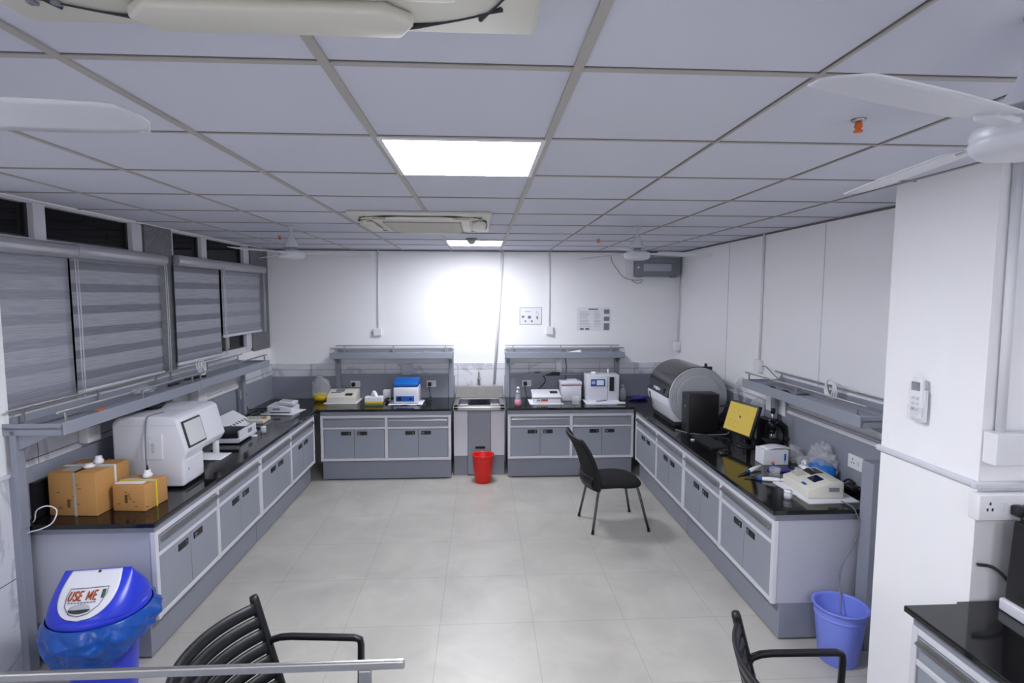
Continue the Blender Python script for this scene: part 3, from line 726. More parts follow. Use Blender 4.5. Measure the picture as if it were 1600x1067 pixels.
def cap(label, x, y, z, r, h, m='plug_white', cord=None):
    t = thing('plug_adapter', label, 'plug adapter', (x, y, z), group='white plug adapters on the boxes')
    part('body', MB().lathe([(0, 0), (r, 0), (r, h * .45), (r * .7, h * .6), (r * .66, h), (0, h)], (x, y, z), m, 20), t)
    if cord:
        k = MB(); k.cyl((x, y, z + h), (x, y, z + h + .03), .008, 'black', r1=.004, seg=10); part('cable_end', k, t, label='black cable end')
        part('cable', MB().ctube(cord, .0045, 'cord_grey', 7), t)
    return t
cap('white plug adapter at the back of the big cardboard box', -2.325, 3.41, CT + .259, .026, .045)
cap('flat white plug adapter in front of the other on the big cardboard box', -2.335, 3.34, CT + .257, .03, .022)
cap('white conical plug with black tip on the small cardboard box', -2.055, 3.43, CT + .162, .026, .045, cord=[(-2.06, 3.44, CT + .2), (-2.10, 3.50, CT + .22), (-2.16, 3.60, CT + .30), (-2.185, 3.648, CT + .40), (-2.18, 3.66, CT + .475), (-2.17, 3.70, CT + .49), (-2.15, 3.80, CT + .488)])
single('cord', MB().ctube([(-2.52, 3.14, CT + .004), (-2.49, 3.12, CT + .03), (-2.46, 3.10, CT + .09), (-2.41, 3.11, CT + .11), (-2.37, 3.12, CT + .08), (-2.38, 3.10, CT + .02), (-2.43, 3.085, CT - .01), (-2.50, 3.08, CT - .03), (-2.53, 3.085, CT - .07)], .0035, 'white_plastic', 7), 'thin white cord looping over the near end of the left worktop', 'cord')
# dark flat box behind the cartons
single('flat_case', MB().box((-2.572, 3.2, CT), (-2.545, 3.50, CT + .21), 'black', 0.004), 'dark flat case leaning at the wall behind the big cardboard box', 'case')

# big white analyser
t = thing('blood_analyser', 'large white analyser with a tilted touch screen on the left worktop', 'analyser', (-2.18, 3.94, CT))
A = [(-2.41, CT + .012), (-1.968, CT + .012), (-1.966, CT + .19), (-1.938, CT + .25), (-1.992, CT + .465), (-2.03, CT + .485), (-2.37, CT + .485), (-2.41, CT + .44)]
B = [(-2.41, CT + .012), (-2.15, CT + .012), (-2.15, CT + .19), (-1.97, CT + .20), (-1.938, CT + .25), (-1.992, CT + .465), (-2.03, CT + .485), (-2.37, CT + .485), (-2.41, CT + .44)]
b = MB(); b.prism(A, 'y', 3.665, 3.925, 'machine_white', 0.018, 4); b.prism(B, 'y', 3.90, 4.215, 'machine_white', 0.014, 4)
for x in (-2.36, -2.02): b.cyl((x, 3.72, CT), (x, 3.72, CT + .015), .018, 'black', seg=12)
b.cyl((-2.36, 4.16, CT), (-2.36, 4.16, CT + .015), .018, 'black', seg=12)
part('body', b, t)
ang = math.degrees(math.atan2(.054, .215))
sc = MB(); sc.box((-1.968, 3.695, CT + .262), (-1.955, 3.925, CT + .445), 'charcoal', 0.004, rot=R('Y', -ang), pivot=(-1.962, 3.81, CT + .355))
scr = part('screen_bezel', sc, t)
q = MB(); q.box((-1.9555, 3.707, CT + .275), (-1.9525, 3.913, CT + .432), 'tablet', 0.001, rot=R('Y', -ang), pivot=(-1.962, 3.81, CT + .355)); part('screen', q, scr, root=t)
d = part('door', MB().box((-1.972, 3.692, CT + .03), (-1.960, 3.915, CT + .185), 'machine_white', 0.004), t)
part('lock', MB().cyl((-1.962, 3.72, CT + .12), (-1.957, 3.72, CT + .12), .008, 'steel', seg=14), d, root=t)
sp = part('side_panel', MB().box((-2.22, 3.658, CT + .20), (-2.09, 3.668, CT + .37), 'machine_white', 0.003), t)
part('grip', MB().box((-2.165, 3.655, CT + .245), (-2.135, 3.660, CT + .315), 'machine_grey', 0.003).box((-2.17, 3.654, CT + .243), (-2.162, 3.659, CT + .317), 'paper', 0.002), sp, root=t)
part('seam', MB().box((-2.40, 3.6632, CT + .425), (-2.0, 3.667, CT + .428), 'machine_grey'), t)
part('sampler', MB().box((-2.01, 4.15, CT + .055), (-1.975, 4.19, CT + .19), 'machine_white', 0.006).box((-2.14, 3.95, CT + .165), (-2.0, 4.13, CT + .198), 'black', 0.004), t)
tr = part('tray', MB().box((-2.12, 3.945, CT + .095), (-1.90, 4.145, CT + .105), 'black', 0.003).box((-2.14, 3.96, CT + .012), (-2.06, 4.13, CT + .1), 'charcoal', 0.004), t)
part('logo', MB().box((-1.990, 4.02, CT + .415), (-1.985, 4.10, CT + .428), 'box_light', rot=R('Y', -ang)), t)
single('paper_sheet', MB().grid(lambda u, v: Vector((-2.09 + .23 * u, 3.955 + .18 * v, CT + .1065 + .012 * (1 - u) ** 2)), 8, 4, 'paper', thick=.0008), 'white paper sheet lying on the tray of the white analyser', 'paper')
k = MB()
for i in range(5):
    r0 = .045 + .006 * i
    k.tube([(-2.30 + r0 * 1.2 * math.cos(a), 3.93 + r0 * math.sin(a), CT + .492 + .006 * i) for a in [2 * PI * q / 18 for q in range(18)]], .006, 'black', 7, closed=True)
k.box((-2.34, 3.90, CT + .4855), (-2.26, 3.96, CT + .53), 'black', 0.01, 3)
single('cable_bundle', k, 'coil of black cable with adapter on top of the white analyser', 'cable')
single('adapter_box', MB().box((XL + .014, 3.62, 1.155), (XL + .075, 3.74, 1.255), 'plug_white', 0.005), 'white box on the tiles below the left rack, behind the cartons', 'box')
single('cable_trunking', MB().box((XL + .013, 5.12, 1.13), (XL + .055, 6.05, 1.25), 'plug_white', 0.005).box((XL + .05, 5.2, 1.165), (XL + .058, 5.98, 1.17), 'tee'), 'white cable trunking on the tiles below the far left rack', 'trunking')
single('junction_box', MB().box((XL + .012, 4.96, 1.13), (XL + .1, 5.11, 1.27), 'plug_white', 0.006), 'white junction box on the left wall between the two racks', 'box')

# dry block instrument, booklet, kit
t = thing('dry_block_heater', 'low white instrument with open black top, beside the big white analyser', 'instrument', (-2.21, 4.93, CT))
part('base', MB().prism([(-2.33, CT + .01), (-2.085, CT + .01), (-2.07, CT + .022), (-2.07, CT + .045), (-2.33, CT + .045)], 'y', 4.76, 5.12, 'machine_white', 0.004), t)
part('block', MB().box((-2.33, 4.78, CT + .045), (-2.10, 5.08, CT + .085), 'black', 0.006).box((-2.31, 4.80, CT), (-2.12, 5.08, CT + .012), 'black'), t)
fp = part('front_panel', MB().box((-2.108, 4.80, CT + .03), (-2.085, 5.14, CT + .105), 'machine_white', 0.005), t)
part('label_plate', MB().box((-2.0852, 4.96, CT + .05), (-2.0835, 5.04, CT + .085), 'print_grey'), fp, root=t)
t = thing('booklet', 'white booklet with dark dots propped behind the low instrument', 'booklet', (-2.40, 5.42, CT))
bk = MB(); bk.prism([(-2.30, CT + .006), (-2.50, CT + .12), (-2.502, CT + .117), (-2.30, CT)], 'y', 5.18, 5.62, 'paper', 0); part('cover', bk, t)
q = MB()
for j in range(6):
    y = 5.24 + j * .06; x = -2.36; z = CT + .006 + (.06 / .2) * .114
    q.box((x - .014, y, z + .001), (x + .014, y + .028, z + .003), 'print_grey', rot=R('Y', 29.7))
part('print', q, t)
single('paper_sheet', MB().box((-2.42, 5.1, CT), (-2.335, 5.34, CT + .004), 'paper'), 'white sheet on the left worktop in front of the booklet', 'paper')
t = thing('reagent_kit', 'shallow cream reagent tray on the left worktop behind the small white jar', 'tray', (-2.25, 5.64, CT))
part('tray', MB().box((-2.40, 5.52, CT), (-2.17, 5.72, CT + .035), 'cream', 0.006, 2), t)
k = MB()
for i in range(6): k.cyl((-2.36 + .035 * i, 5.62, CT + .033), (-2.36 + .035 * i, 5.62, CT + .05), .012, 'cream_dark', seg=12)
k.cyl((-2.185, 5.60, CT + .03), (-2.185, 5.60, CT + .055), .014, 'orange', seg=12)
part('vial_cap', k, t)
def jar(name, label, x, y, r, h, mbody, mcap, group=None):
    t = thing(name, label, 'jar', (x, y, CT), group=group)
    part('body', MB().lathe([(0, 0), (r, 0), (r, h * .7), (r * .85, h * .76), (0, h * .76)], (x, y, CT), mbody, 20), t)
    part('lid', MB().lathe([(0, h * .72), (r * 1.02, h * .72), (r * 1.02, h), (0, h)], (x, y, CT), mcap, 20), t)
    return t
jar('specimen_jar', 'small white specimen jar on the left worktop past the low instrument', -2.03, 5.16, .024, .06, 'machine_white', 'plug_white', 'white specimen jars')
single('jar_lid', MB().lathe([(0, 0), (.03, 0), (.03, .012), (.02, .016), (0, .016)], (-2.06, 5.02, CT), 'white_plastic', 18), 'white round lid lying beside the specimen jar', 'lid')
single('marker_pen', MB().cyl((-2.19, 5.30, CT + .008), (-2.08, 5.36, CT + .008), .008, 'violet', seg=10), 'blue pen behind the specimen jar on the left worktop', 'pen')
# colorimeter at the far left corner
single('paper_sheet', MB().box((-2.35, 5.92, CT), (-1.985, 6.23, CT + .004), 'paper', rot=R('Z', -8)), 'white sheet under the white printer-like meter on the left worktop', 'paper')
t = thing('haemoglobin_meter', 'white meter with raised printer lid near the back left corner', 'meter', (-2.17, 6.09, CT + .004), -8)
z0 = CT + .0045
part('body', MB().prism([(-.13, z0), (.13, z0), (.13, z0 + .055), (.02, z0 + .085), (-.13, z0 + .085)], 'y', -.13, .13, 'machine_white', 0.008, 3).__class__ and (lambda m: (bmesh.ops.translate(m.bm, vec=(-2.17, 6.09, 0), verts=m.bm.verts), m)[1])(MB().prism([(-.13, z0), (.13, z0), (.13, z0 + .055), (.02, z0 + .085), (-.13, z0 + .085)], 'y', -.13, .13, 'machine_white', 0.008, 3)), t)
part('printer_lid', MB().box((-2.19, 5.98, z0 + .085), (-2.02, 6.13, z0 + .125), 'machine_white', 0.01, 3, rot=R('Y', 6)).box((-2.16, 6.0, z0 + .120), (-2.06, 6.1, z0 + .132), 'tee', 0.003, rot=R('Y', 6)), t)
part('label_plate', MB().box((-2.24, 5.9585, z0 + .04), (-2.16, 5.961, z0 + .06), 'print_grey').box((-2.27, 5.9585, z0 + .008), (-2.06, 5.961, z0 + .018), 'charcoal'), t)
k = MB()
k.ctube([(-2.52, 5.55, CT + .01), (-2.50, 5.7, CT + .012), (-2.47, 5.9, CT + .02), (-2.42, 6.05, CT + .015), (-2.36, 6.12, CT + .03), (-2.50, 6.2, CT + .012), (-2.54, 6.05, CT + .03), (-2.565, 5.985, CT + .06)], .006, 'black', 7)
k.box((-2.50, 5.62, CT), (-2.42, 5.74, CT + .04), 'black', 0.008)
single('power_cable', k, 'black cable with adapter along the left wall behind the meter', 'cable')

# ------------------------------------------------------------------ back bench, left part
t = thing('clear_bag', 'clear plastic bag of yellow tips standing in the back left corner', 'bag', (-1.93, 6.68, CT))
part('contents', MB().blob((-1.93, 6.68, CT + .05), (.10, .06, .055), 'yellow', 3, .12, 12, 2, flat=CT + .002), t)
part('film', MB().blob((-1.93, 6.685, CT + .15), (.105, .065, .15), 'bag_film', 4, .32, 16, 5, flat=CT + .001), t)
def photometer(label, loc, rotz, w, d, h, group):
    t = thing('photometer', label, 'photometer', loc, rotz, group=group)
    def pt(n, mb, p=None, **k): return part(n, mb, p or t, world=False, **k)
    pt('body', MB().prism([(-d / 2, 0), (d / 2, 0), (d / 2, h), (d * .18, h), (-d / 2, h * .52)], 'x', -w / 2, w / 2, 'cream', 0.006, 2))
    a = math.degrees(math.atan2(h * .48, d * .68))
    def top(x, y, s, m, th=.003, bev=0.001):
        # a plate lying on the sloping front face
        z = h * .52 + (y + d / 2) * (h * .48) / (d * .68)
        return MB().box((x - s[0] / 2, y - s[1] / 2, z - th / 2), (x + s[0] / 2, y + s[1] / 2, z + th), m, bev, rot=R('X', a))
    return t, pt, top, h
single('paper_sheet', MB().box((-1.86, 6.50, CT), (-1.47, 6.84, CT + .004), 'paper', rot=R('Z', 0)), 'white sheet under the cream photometer on the back worktop', 'paper')
t, pt, top, h = photometer('cream photometer with dark display on the back worktop, left of the tissue box', (-1.665, 6.68, CT + .0045), 0, .34, .27, .13, 'cream photometers')
pt('display', top(-.04, .02, (.10, .06), 'box_grey')); pt('keypad', top(.08, -.075, (.085, .055), 'charcoal')); pt('slot', top(-.08, -.03, (.12, .012), 'print_dark'))
pt('printer_cover', MB().box((.03, .05, h), (.14, .12, h + .006), 'cream', 0.003))
k = MB()
t2 = thing('tissue_box', 'white and green tissue box with a tissue pulled up, on the back worktop', 'tissue box', (-1.252, 6.43, CT))
part('box', MB().box((-1.352, 6.375, CT + .045), (-1.152, 6.485, CT + .10), 'paper', 0.003).box((-1.352, 6.375, CT), (-1.152, 6.485, CT + .03), 'olive', 0.003).box((-1.3515, 6.3755, CT + .028), (-1.1525, 6.4845, CT + .047), 'yellow'), t2)
part('tissue', MB().grid(lambda u, v: Vector((-1.29 + .08 * u, 6.43 + .02 * math.sin(6 * u + 3 * v), CT + .10 + .07 * v * math.sin(PI * min(1, u * .9 + .08)))), 10, 6, 'paper', thick=.001), t2)
single('small_carton', MB().box((-1.19, 6.66, CT), (-1.10, 6.74, CT + .13), 'paper', 0.003), 'small white carton at the back, between tissue box and centrifuge', 'carton')
# centrifuge
single('towel', MB().grid(lambda u, v: Vector((-1.09 + .40 * u, 6.37 + .30 * v, CT + .004 + .004 * math.sin(9 * u + 5 * v) ** 2 + .006 * abs(math.sin(4 * u)))), 16, 10, 'paper', thick=.003), 'folded white towel under the blue-lidded centrifuge', 'towel')
t = thing('centrifuge', 'white centrifuge with blue lid and blue front panel on the back worktop', 'centrifuge', (-.885, 6.54, CT + .014))
z = CT + .0165
part('body', MB().box((-1.03, 6.42, z), (-.74, 6.68, z + .19), 'machine_white', 0.014, 3), t)
part('lid', MB().prism([(6.42, z + .192), (6.68, z + .192), (6.68, z + .28), (6.52, z + .27), (6.42, z + .235)], 'x', -1.028, -.742, 'lid_blue', 0.012, 3), t)
fp = part('control_panel', MB().box((-1.00, 6.412, z + .022), (-.79, 6.421, z + .085), 'blue_print', 0.002), t)
part('button', MB().cyl((-.83, 6.409, z + .05), (-.83, 6.413, z + .05), .012, 'navy_display', seg=14).box((-.985, 6.409, z + .03), (-.935, 6.413, z + .076), 'navy_display', 0.001), fp, root=t)
single('power_cable', MB().ctube([(-.626, 6.79, CT + .02), (-.66, 6.74, CT + .012), (-.72, 6.60, CT + .03), (-.69, 6.52, CT + .05), (-.65, 6.56, CT + .04), (-.67, 6.64, CT + .01), (-.62, 6.52, CT + .012), (-.60, 6.46, CT + .01)], .006, 'charcoal', 7), 'dark looping cable right of the centrifuge', 'cable')
single('power_cable', MB().ctube([(-1.10, 6.5, CT + .02), (-1.15, 6.60, CT + .035), (-1.08, 6.72, CT + .025), (-1.04, 6.72, CT + .03)], .012, 'charcoal', 7), 'thick dark cable between the tissue box and the centrifuge', 'cable')
single('glass_vessel', MB().box((-.985, YB - .075, 1.125), (-.87, YB - .062, 1.25), 'machine_grey', 0.004), 'grey plate under the left back rack above the centrifuge', 'plate')

# ------------------------------------------------------------------ back bench, right part
t = thing('wash_bottle', 'clear bottle of pink liquid with white pump, beside the sink', 'bottle', (.42, 6.30, CT))
part('liquid', MB().lathe([(0, .002), (.038, .002), (.042, .03), (.036, .07), (0, .07)], (.42, 6.30, CT), 'pink', 24), t)
part('bottle', MB().lathe([(0, 0), (.040, 0), (.044, .03), (.038, .075), (.026, .12), (.018, .145), (.018, .16)], (.42, 6.30, CT), 'clear', 24), t)
part('pump', MB().lathe([(0, .15), (.021, .15), (.021, .175), (.008, .18), (.008, .215), (0, .215)], (.42, 6.30, CT), 'plug_white', 16).box((.405, 6.265, CT + .205), (.435, 6.315, CT + .222), 'plug_white', 0.004), t)
single('paper_sheet', MB().box((.565, 6.36, CT), (.965, 6.68, CT + .005), 'paper'), 'white sheet under the flat white photometer right of the sink', 'paper')
t = thing('photometer', 'flat white photometer with small dark display, right of the sink', 'photometer', (.765, 6.52, CT + .0055))
z = CT + .006
part('body', MB().prism([(6.40, z), (6.65, z), (6.65, z + .10), (6.40, z + .055)], 'x', .61, .935, 'machine_white', 0.005, 2), t)
part('lid', MB().prism([(6.395, z + .062), (6.65, z + .108), (6.65, z + .128), (6.395, z + .082)], 'x', .60, .94, 'machine_white', 0.005, 2), t)
part('display', MB().box((.82, 6.50, z + .105), (.91, 6.57, z + .112), 'charcoal', 0.001, rot=R('X', 10)), t)
part('keypad', MB().box((.70, 6.394, z + .028), (.78, 6.4005, z + .05), 'print_red', 0.001).box((.65, 6.394, z + .03), (.69, 6.4005, z + .045), 'print_grey'), t)
t = thing('white_canister', 'white lidded box with a thin red line, behind the flat photometer', 'box', (1.08, 6.66, CT))
part('box', MB().box((.965, 6.57, CT), (1.21, 6.77, CT + .19), 'machine_white', 0.006, 2), t)
part('lid', MB().box((.958, 6.563, CT + .196), (1.217, 6.777, CT + .235), 'machine_white', 0.008, 2).box((1.05, 6.62, CT + .235), (1.17, 6.74, CT + .25), 'machine_white', 0.004), t)
part('stripe', MB().box((.968, 6.567, CT + .188), (1.207, 6.7725, CT + .1975), 'print_red'), t)
t = thing('beaker', 'small glass beaker in front of the white lidded box', 'beaker', (1.10, 6.33, CT))
part('glass', MB().lathe([(0, 0), (.045, 0), (.047, .09), (.050, .10), (.045, .099), (.043, .004), (0, .004)], (1.10, 6.33, CT), 'clear', 24), t)
single('paper_sheet', MB().box((1.235, 6.34, CT), (1.665, 6.66, CT + .005), 'paper'), 'white sheet under the tall white analyser on the back worktop', 'paper')
t = thing('benchtop_analyser', 'tall white analyser with a blue screen panel and black slot on the back worktop', 'analyser', (1.45, 6.56, CT + .0055))
z = CT + .006
part('body', MB().box((1.26, 6.47, z), (1.65, 6.70, z + .325), 'machine_white', 0.008, 3), t)
fp = part('front_panel', MB().box((1.305, 6.463, z + .19), (1.475, 6.471, z + .275), 'blue_print', 0.002), t)
part('display', MB().box((1.375, 6.460, z + .202), (1.46, 6.465, z + .262), 'paper', 0.001), fp, root=t)
part('keys', MB().cyl((1.335, 6.460, z + .235), (1.335, 6.4645, z + .235), .022, 'box_light', seg=18), fp, root=t)
part('slot', MB().box((1.53, 6.461, z + .13), (1.585, 6.471, z + .30), 'black', 0.003), t)
part('seam', MB().box((1.505, 6.4675, z + .02), (1.512, 6.4705, z + .31), 'box_light'), t)
part('cap', MB().cyl((1.36, 6.58, z + .325), (1.36, 6.58, z + .35), .032, 'plug_white', seg=20).cyl((1.535, 6.57, z + .325), (1.535, 6.57, z + .38), .011, 'plug_white', seg=14), t)
part('foot', MB().prism([(6.36, z), (6.47, z), (6.47, z + .022), (6.37, z + .010)], 'x', 1.27, 1.64, 'machine_white', 0.002), t)
single('pen', MB().cyl((1.36, 6.405, CT + .026), (1.49, 6.44, CT + .031), .006, 'print_grey', seg=10), 'grey pen lying at the foot of the tall white analyser', 'pen')
single('small_white_tool', MB().box((1.59, 6.31, CT + .006), (1.69, 6.35, CT + .03), 'plug_white', 0.008, 3, rot=R('Z', -14)), 'small white hand tool at the front corner of the tall white analyser', 'tool')
t = thing('reagent_bottle', 'small translucent bottle right of the tall white analyser', 'bottle', (1.735, 6.62, CT))
part('body', MB().lathe([(0, 0), (.042, 0), (.042, .10), (.03, .135), (.016, .15), (.016, .165)], (1.735, 6.62, CT), 'clear_soft', 22), t)
part('cap', MB().cyl((1.735, 6.62, CT + .16), (1.735, 6.62, CT + .185), .019, 'box_light', seg=16), t)
single('glove_pile', MB().blob((1.93, 6.62, CT + .025), (.12, .06, .026), 'violet', 3, .3, 10, 8, flat=CT + .001), 'flat dark blue wrapper between the bottle and the drum-shaped analyser', 'wrapper')
k = MB(); k.ctube([(.66, YB - .05, 1.135), (.72, YB - .055, 1.14), (.78, YB - .055, 1.09), (.80, YB - .06, 1.03), (.76, YB - .07, .98), (.70, YB - .10, .93)], .006, 'charcoal', 7)
single('power_cable', k, 'dark cable arching down behind the flat white photometer', 'cable')
single('power_cable', MB().ctube([(1.045, YB - .05, 1.34), (1.065, YB - .05, 1.25), (1.065, YB - .05, 1.15), (1.06, YB - .056, 1.08), (1.06, YB - .06, 1.03)], .006, 'charcoal', 7), 'dark cable hanging behind the white lidded box', 'cable')
t = thing('adapter_box', 'white socket box with a black adapter on the bar under the right back rack', 'socket', (.98, YB - .05, 1.14))
part('box', MB().box((.93, YB - .045, 1.14), (1.01, YB - .013, 1.31), 'plug_white', 0.005), t)
part('adapter', MB().prism([(.78, 1.106), (.98, 1.106), (.98, 1.15), (.88, 1.15)], 'y', YB - .10, YB - .072, 'black', 0.004), t)

# ------------------------------------------------------------------ right bench
# drum-shaped analyser
t = thing('drum_analyser', 'large drum-shaped analyser with black cover and round grey side on the right worktop', 'analyser', (2.10, 5.48, CT))
cx, cz, r = 2.105, 1.135, .288
def arc(a0, a1, n, rr): return [(cx + rr * math.cos(math.radians(a0 + (a1 - a0) * k / n)), cz + rr * math.sin(math.radians(a0 + (a1 - a0) * k / n))) for k in range(n + 1)]
y0, y1 = 5.21, 5.86
c = MB(); c.prism(arc(30, 168, 30, r) + [(cx - .30, cz - .02)] + [(cx - .20, cz - .02)] + arc(168, 30, 20, r - .07), 'y', y0, y1, 'cover_gloss', 0.004, 2, smooth=False)
part('cover', c, t, label='glossy dark cover')
c = MB(); c.prism([(cx - .298, cz - .022), (cx - .290, cz - .10), (cx - .225, cz - .26), (cx + .10, cz - .262), (cx + .27, cz - .16), (cx + .27, cz + .10), (cx - .20, cz - .022)], 'y', y0 + .002, y1, 'machine_white', 0.012, 3)
part('lower_body', c, t)
part('name_plate', MB().box((cx - .300, y0 + .12, cz + .0), (cx - .283, y1 - .1, cz + .055), 'charcoal', 0.004).cyl((cx - .299, 5.53, cz + .027), (cx - .304, 5.53, cz + .027), .02, 'plug_white', seg=20).box((cx - .3035, 5.43, cz + .015), (cx - .299, 5.63, cz + .042), 'machine_grey', 0.002), t)
dk = MB(); prof = [(0, y0 + .01), (.285, y0 + .01), (.287, y0 - .01)]
for q in range(4): prof += [(.283 - q * .018, y0 - .022), (.277 - q * .018, y0 - .022), (.273 - q * .018, y0 - .014), (.268 - q * .018, y0 - .014)]
prof += [(.205, y0 - .02), (.19, y0 - .02), (0, y0 - .018)]
dk.lathe(prof, (cx, 0, cz - .005), 'drum_grey', 64, axis='y')
part('side_disc', dk, t)
part('hinge', MB().cyl((2.19, y0 + .03, cz + .27), (2.19, y0 + .03, cz + .315), .014, 'black', seg=12).box((2.15, y0 + .01, cz + .25), (2.25, y0 + .05, cz + .285), 'black', 0.006), t)
part('base', MB().box((1.87, y0 - .015, CT), (2.33, y1 - .02, CT + .045), 'black', 0.006), t)
part('door_slot', MB().prism([(cx - .302, cz - .05), (cx - .296, cz - .05), (cx - .262, cz - .24), (cx - .268, cz - .24)], 'y', y1 - .10, y1 - .06, 'charcoal', 0), t)
# pc tower
t = thing('computer_tower', 'black computer tower standing before the drum-shaped analyser', 'computer', (2.09, 5.02, CT))
part('case', MB().box((1.925, 4.93, CT + .008), (2.20, 5.10, CT + .372), 'black', 0.006, 2), t)
part('front_bezel', MB().box((1.910, 4.928, CT + .008), (1.928, 5.102, CT + .372), 'charcoal', 0.005, 2).cyl((1.908, 5.015, CT + .25), (1.911, 5.015, CT + .25), .012, 'steel', seg=14).box((1.908, 4.95, CT + .33), (1.912, 5.08, CT + .345), 'black'), t)
part('foot', MB().box((1.94, 4.94, CT), (1.97, 5.09, CT + .01), 'black').box((2.16, 4.94, CT), (2.19, 5.09, CT + .01), 'black'), t)
# monitor
az, ti = math.radians(192.1), math.radians(17.1)
n = Vector((math.cos(az) * math.cos(ti), math.sin(az) * math.cos(ti), math.sin(ti))); rv = Vector((-math.sin(az), math.cos(az), 0)); uv = n.cross(rv)
mc = Vector((2.19, 4.49, 1.075))
t = thing('computer_monitor', 'small black monitor with a yellow screen on the right worktop', 'monitor', (2.24, 4.50, CT))
rm = Matrix((rv, -n, uv)).transposed()   # local x right, y back, z up
def mb_at(mb):
    bmesh.ops.transform(mb.bm, matrix=Matrix.Translation(mc) @ rm.to_4x4(), verts=mb.bm.verts); return mb
ca = part('casing', mb_at(MB().box((-.185, -.004, -.14), (.185, .03, .14), 'black', 0.008, 3).box((-.12, .03, -.1), (.12, .055, .08), 'black', 0.012, 3)), t)
part('screen', mb_at(MB().box((-.166, -.0065, -.121), (.166, -.003, .121), 'screen_yellow')), t)
q = MB(); rr = random.Random(5)
for k in range(34):
    if k < 20: x, z = rr.uniform(-.12, -.01), rr.uniform(-.1, -.03)
    else: x, z = rr.uniform(-.11, .1), rr.uniform(.03, .1)
    q.box((x, -.0078, z), (x + .004, -.0065, z + .004), 'print_grey')
for k in range(6): q.box((-.004 + rr.uniform(-.012, .012), -.0078, .01 + rr.uniform(-.012, .012)), (.004 + rr.uniform(-.008, .008), -.0065, .016), 'violet')
part('screen_marks', mb_at(q), ca, root=t)
st = MB(); bp_ = mc - n * .05; st.tube([tuple(bp_ - uv * .03), (2.285, 4.515, CT + .15), (2.29, 4.515, CT + .02)], .018, 'black', 10)
st.lathe([(0, 0), (.10, 0), (.10, .008), (.04, .018), (0, .02)], (2.27, 4.51, CT), 'black', 28)
part('stand', st, t)
# keyboard and mouse
t = thing('keyboard', 'black keyboard lying on the right worktop in front of the monitor', 'keyboard', (1.985, 4.60, CT), 0)
part('body', MB().prism([(1.91, CT), (2.05, CT), (2.05, CT + .024), (1.91, CT + .014)], 'y', 4.40, 4.83, 'black', 0.003, 2), t)
q = MB()
for i in range(5):
    for j in range(18): q.box((1.922 + i * .0245, 4.412 + j * .0228, CT + .013 + i * .0018), (1.942 + i * .0245, 4.431 + j * .0228, CT + .0205 + i * .0018), 'charcoal', 0.0015, 1)
part('keys', q, t)
t = thing('computer_mouse', 'black computer mouse at the near end of the keyboard', 'mouse', (1.98, 4.31, CT))
part('body', MB().grid(lambda u, v: Vector((1.98 + .055 * math.cos(2 * PI * u) * math.cos(v * PI / 2), 4.31 + .032 * math.sin(2 * PI * u) * math.cos(v * PI / 2), CT + .034 * math.sin(v * PI / 2))), 20, 8, 'black_gloss', closeu=True), t)
single('eraser', MB().box((1.855, 4.70, CT), (1.885, 4.72, CT + .012), 'plug_white', 0.004), 'tiny white cap on the front edge of the right worktop by the keyboard', 'cap')
single('power_cable', MB().ctube([(1.85, 5.08, CT + .006), (1.90, 4.98, CT + .006), (1.99, 4.90, CT + .006), (2.12, 4.86, CT + .008), (2.24, 4.84, CT + .02), (2.28, 4.88, CT + .05)], .006, 'cord_grey', 7), 'grey cable on the worktop along the foot of the computer tower', 'cable')
single('power_cable', MB().ctube([(2.25, 5.02, CT + .24), (2.30, 4.99, CT + .25), (2.33, 4.95, CT + .20), (2.31, 4.93, CT + .13), (2.33, 4.92, CT + .08), (2.30, 4.90, CT + .03)], .007, 'black', 7), 'black cable hanging behind the computer tower', 'cable')
# clear tubing and papers behind
k = MB()
for q in range(3): k.tube([(2.42 + .012 * q, 5.0 + .10 * math.cos(a), 1.18 + .13 * math.sin(a) + .02 * q) for a in [2 * PI * j / 20 for j in range(20)]], .008, 'clear', 8, closed=True)
k.box((2.40, 4.93, CT), (2.46, 5.07, 1.06), 'clear_soft', 0.01)
single('tubing_coil', k, 'loops of clear tubing behind the drum-shaped analyser at the right wall', 'tubing')
single('clear_sheet', MB().grid(lambda u, v: Vector((2.468 - .03 * u, 4.62 + .30 * u, CT + .002 + .38 * v * (1 - .5 * u ** 3))), 8, 6, 'clear_soft', thick=.001), 'curved clear plastic sheet at the right wall behind the monitor', 'plastic sheet')
single('paper_sheet', MB().box((2.468, 4.30, 1.13), (2.474, 4.60, 1.345), 'paper'), 'white sheet on the right wall under the far end of the rack', 'paper')
# microscope
t = thing('microscope', 'black microscope with upright eyepiece beside the monitor', 'microscope', (2.39, 4.27, CT))
x, y = 2.39, 4.27
part('base', MB().prism([(x - .10, y - .055), (x + .06, y - .07), (x + .07, y + .07), (x - .10, y + .055)], 'z', CT, CT + .035, 'black_gloss', 0.008, 3), t)
am = MB(); am.tube([(x + .045, y, CT + .02), (x + .075, y, CT + .08), (x + .082, y, CT + .15), (x + .06, y, CT + .22), (x + .01, y, CT + .26), (x - .03, y, CT + .265)], [.032, .028, .026, .026, .028, .026], 'black_gloss', 14)
part('arm', am, t)
part('head', MB().cyl((x - .04, y, CT + .20), (x - .04, y, CT + .275), .032, 'black_gloss', seg=18).lathe([(0, 0), (.03, 0), (.022, -.03), (0, -.03)], (x - .04, y, CT + .20), 'black_gloss', 18), t)
ey = part('eyepiece_tube', MB().cyl((x - .04, y, CT + .27), (x - .038, y, CT + .345), .014, 'steel', seg=14), t, label='bright metal tube')
part('eyepiece', MB().cyl((x - .038, y, CT + .335), (x - .037, y, CT + .375), .018, 'black', seg=14), ey, root=t)
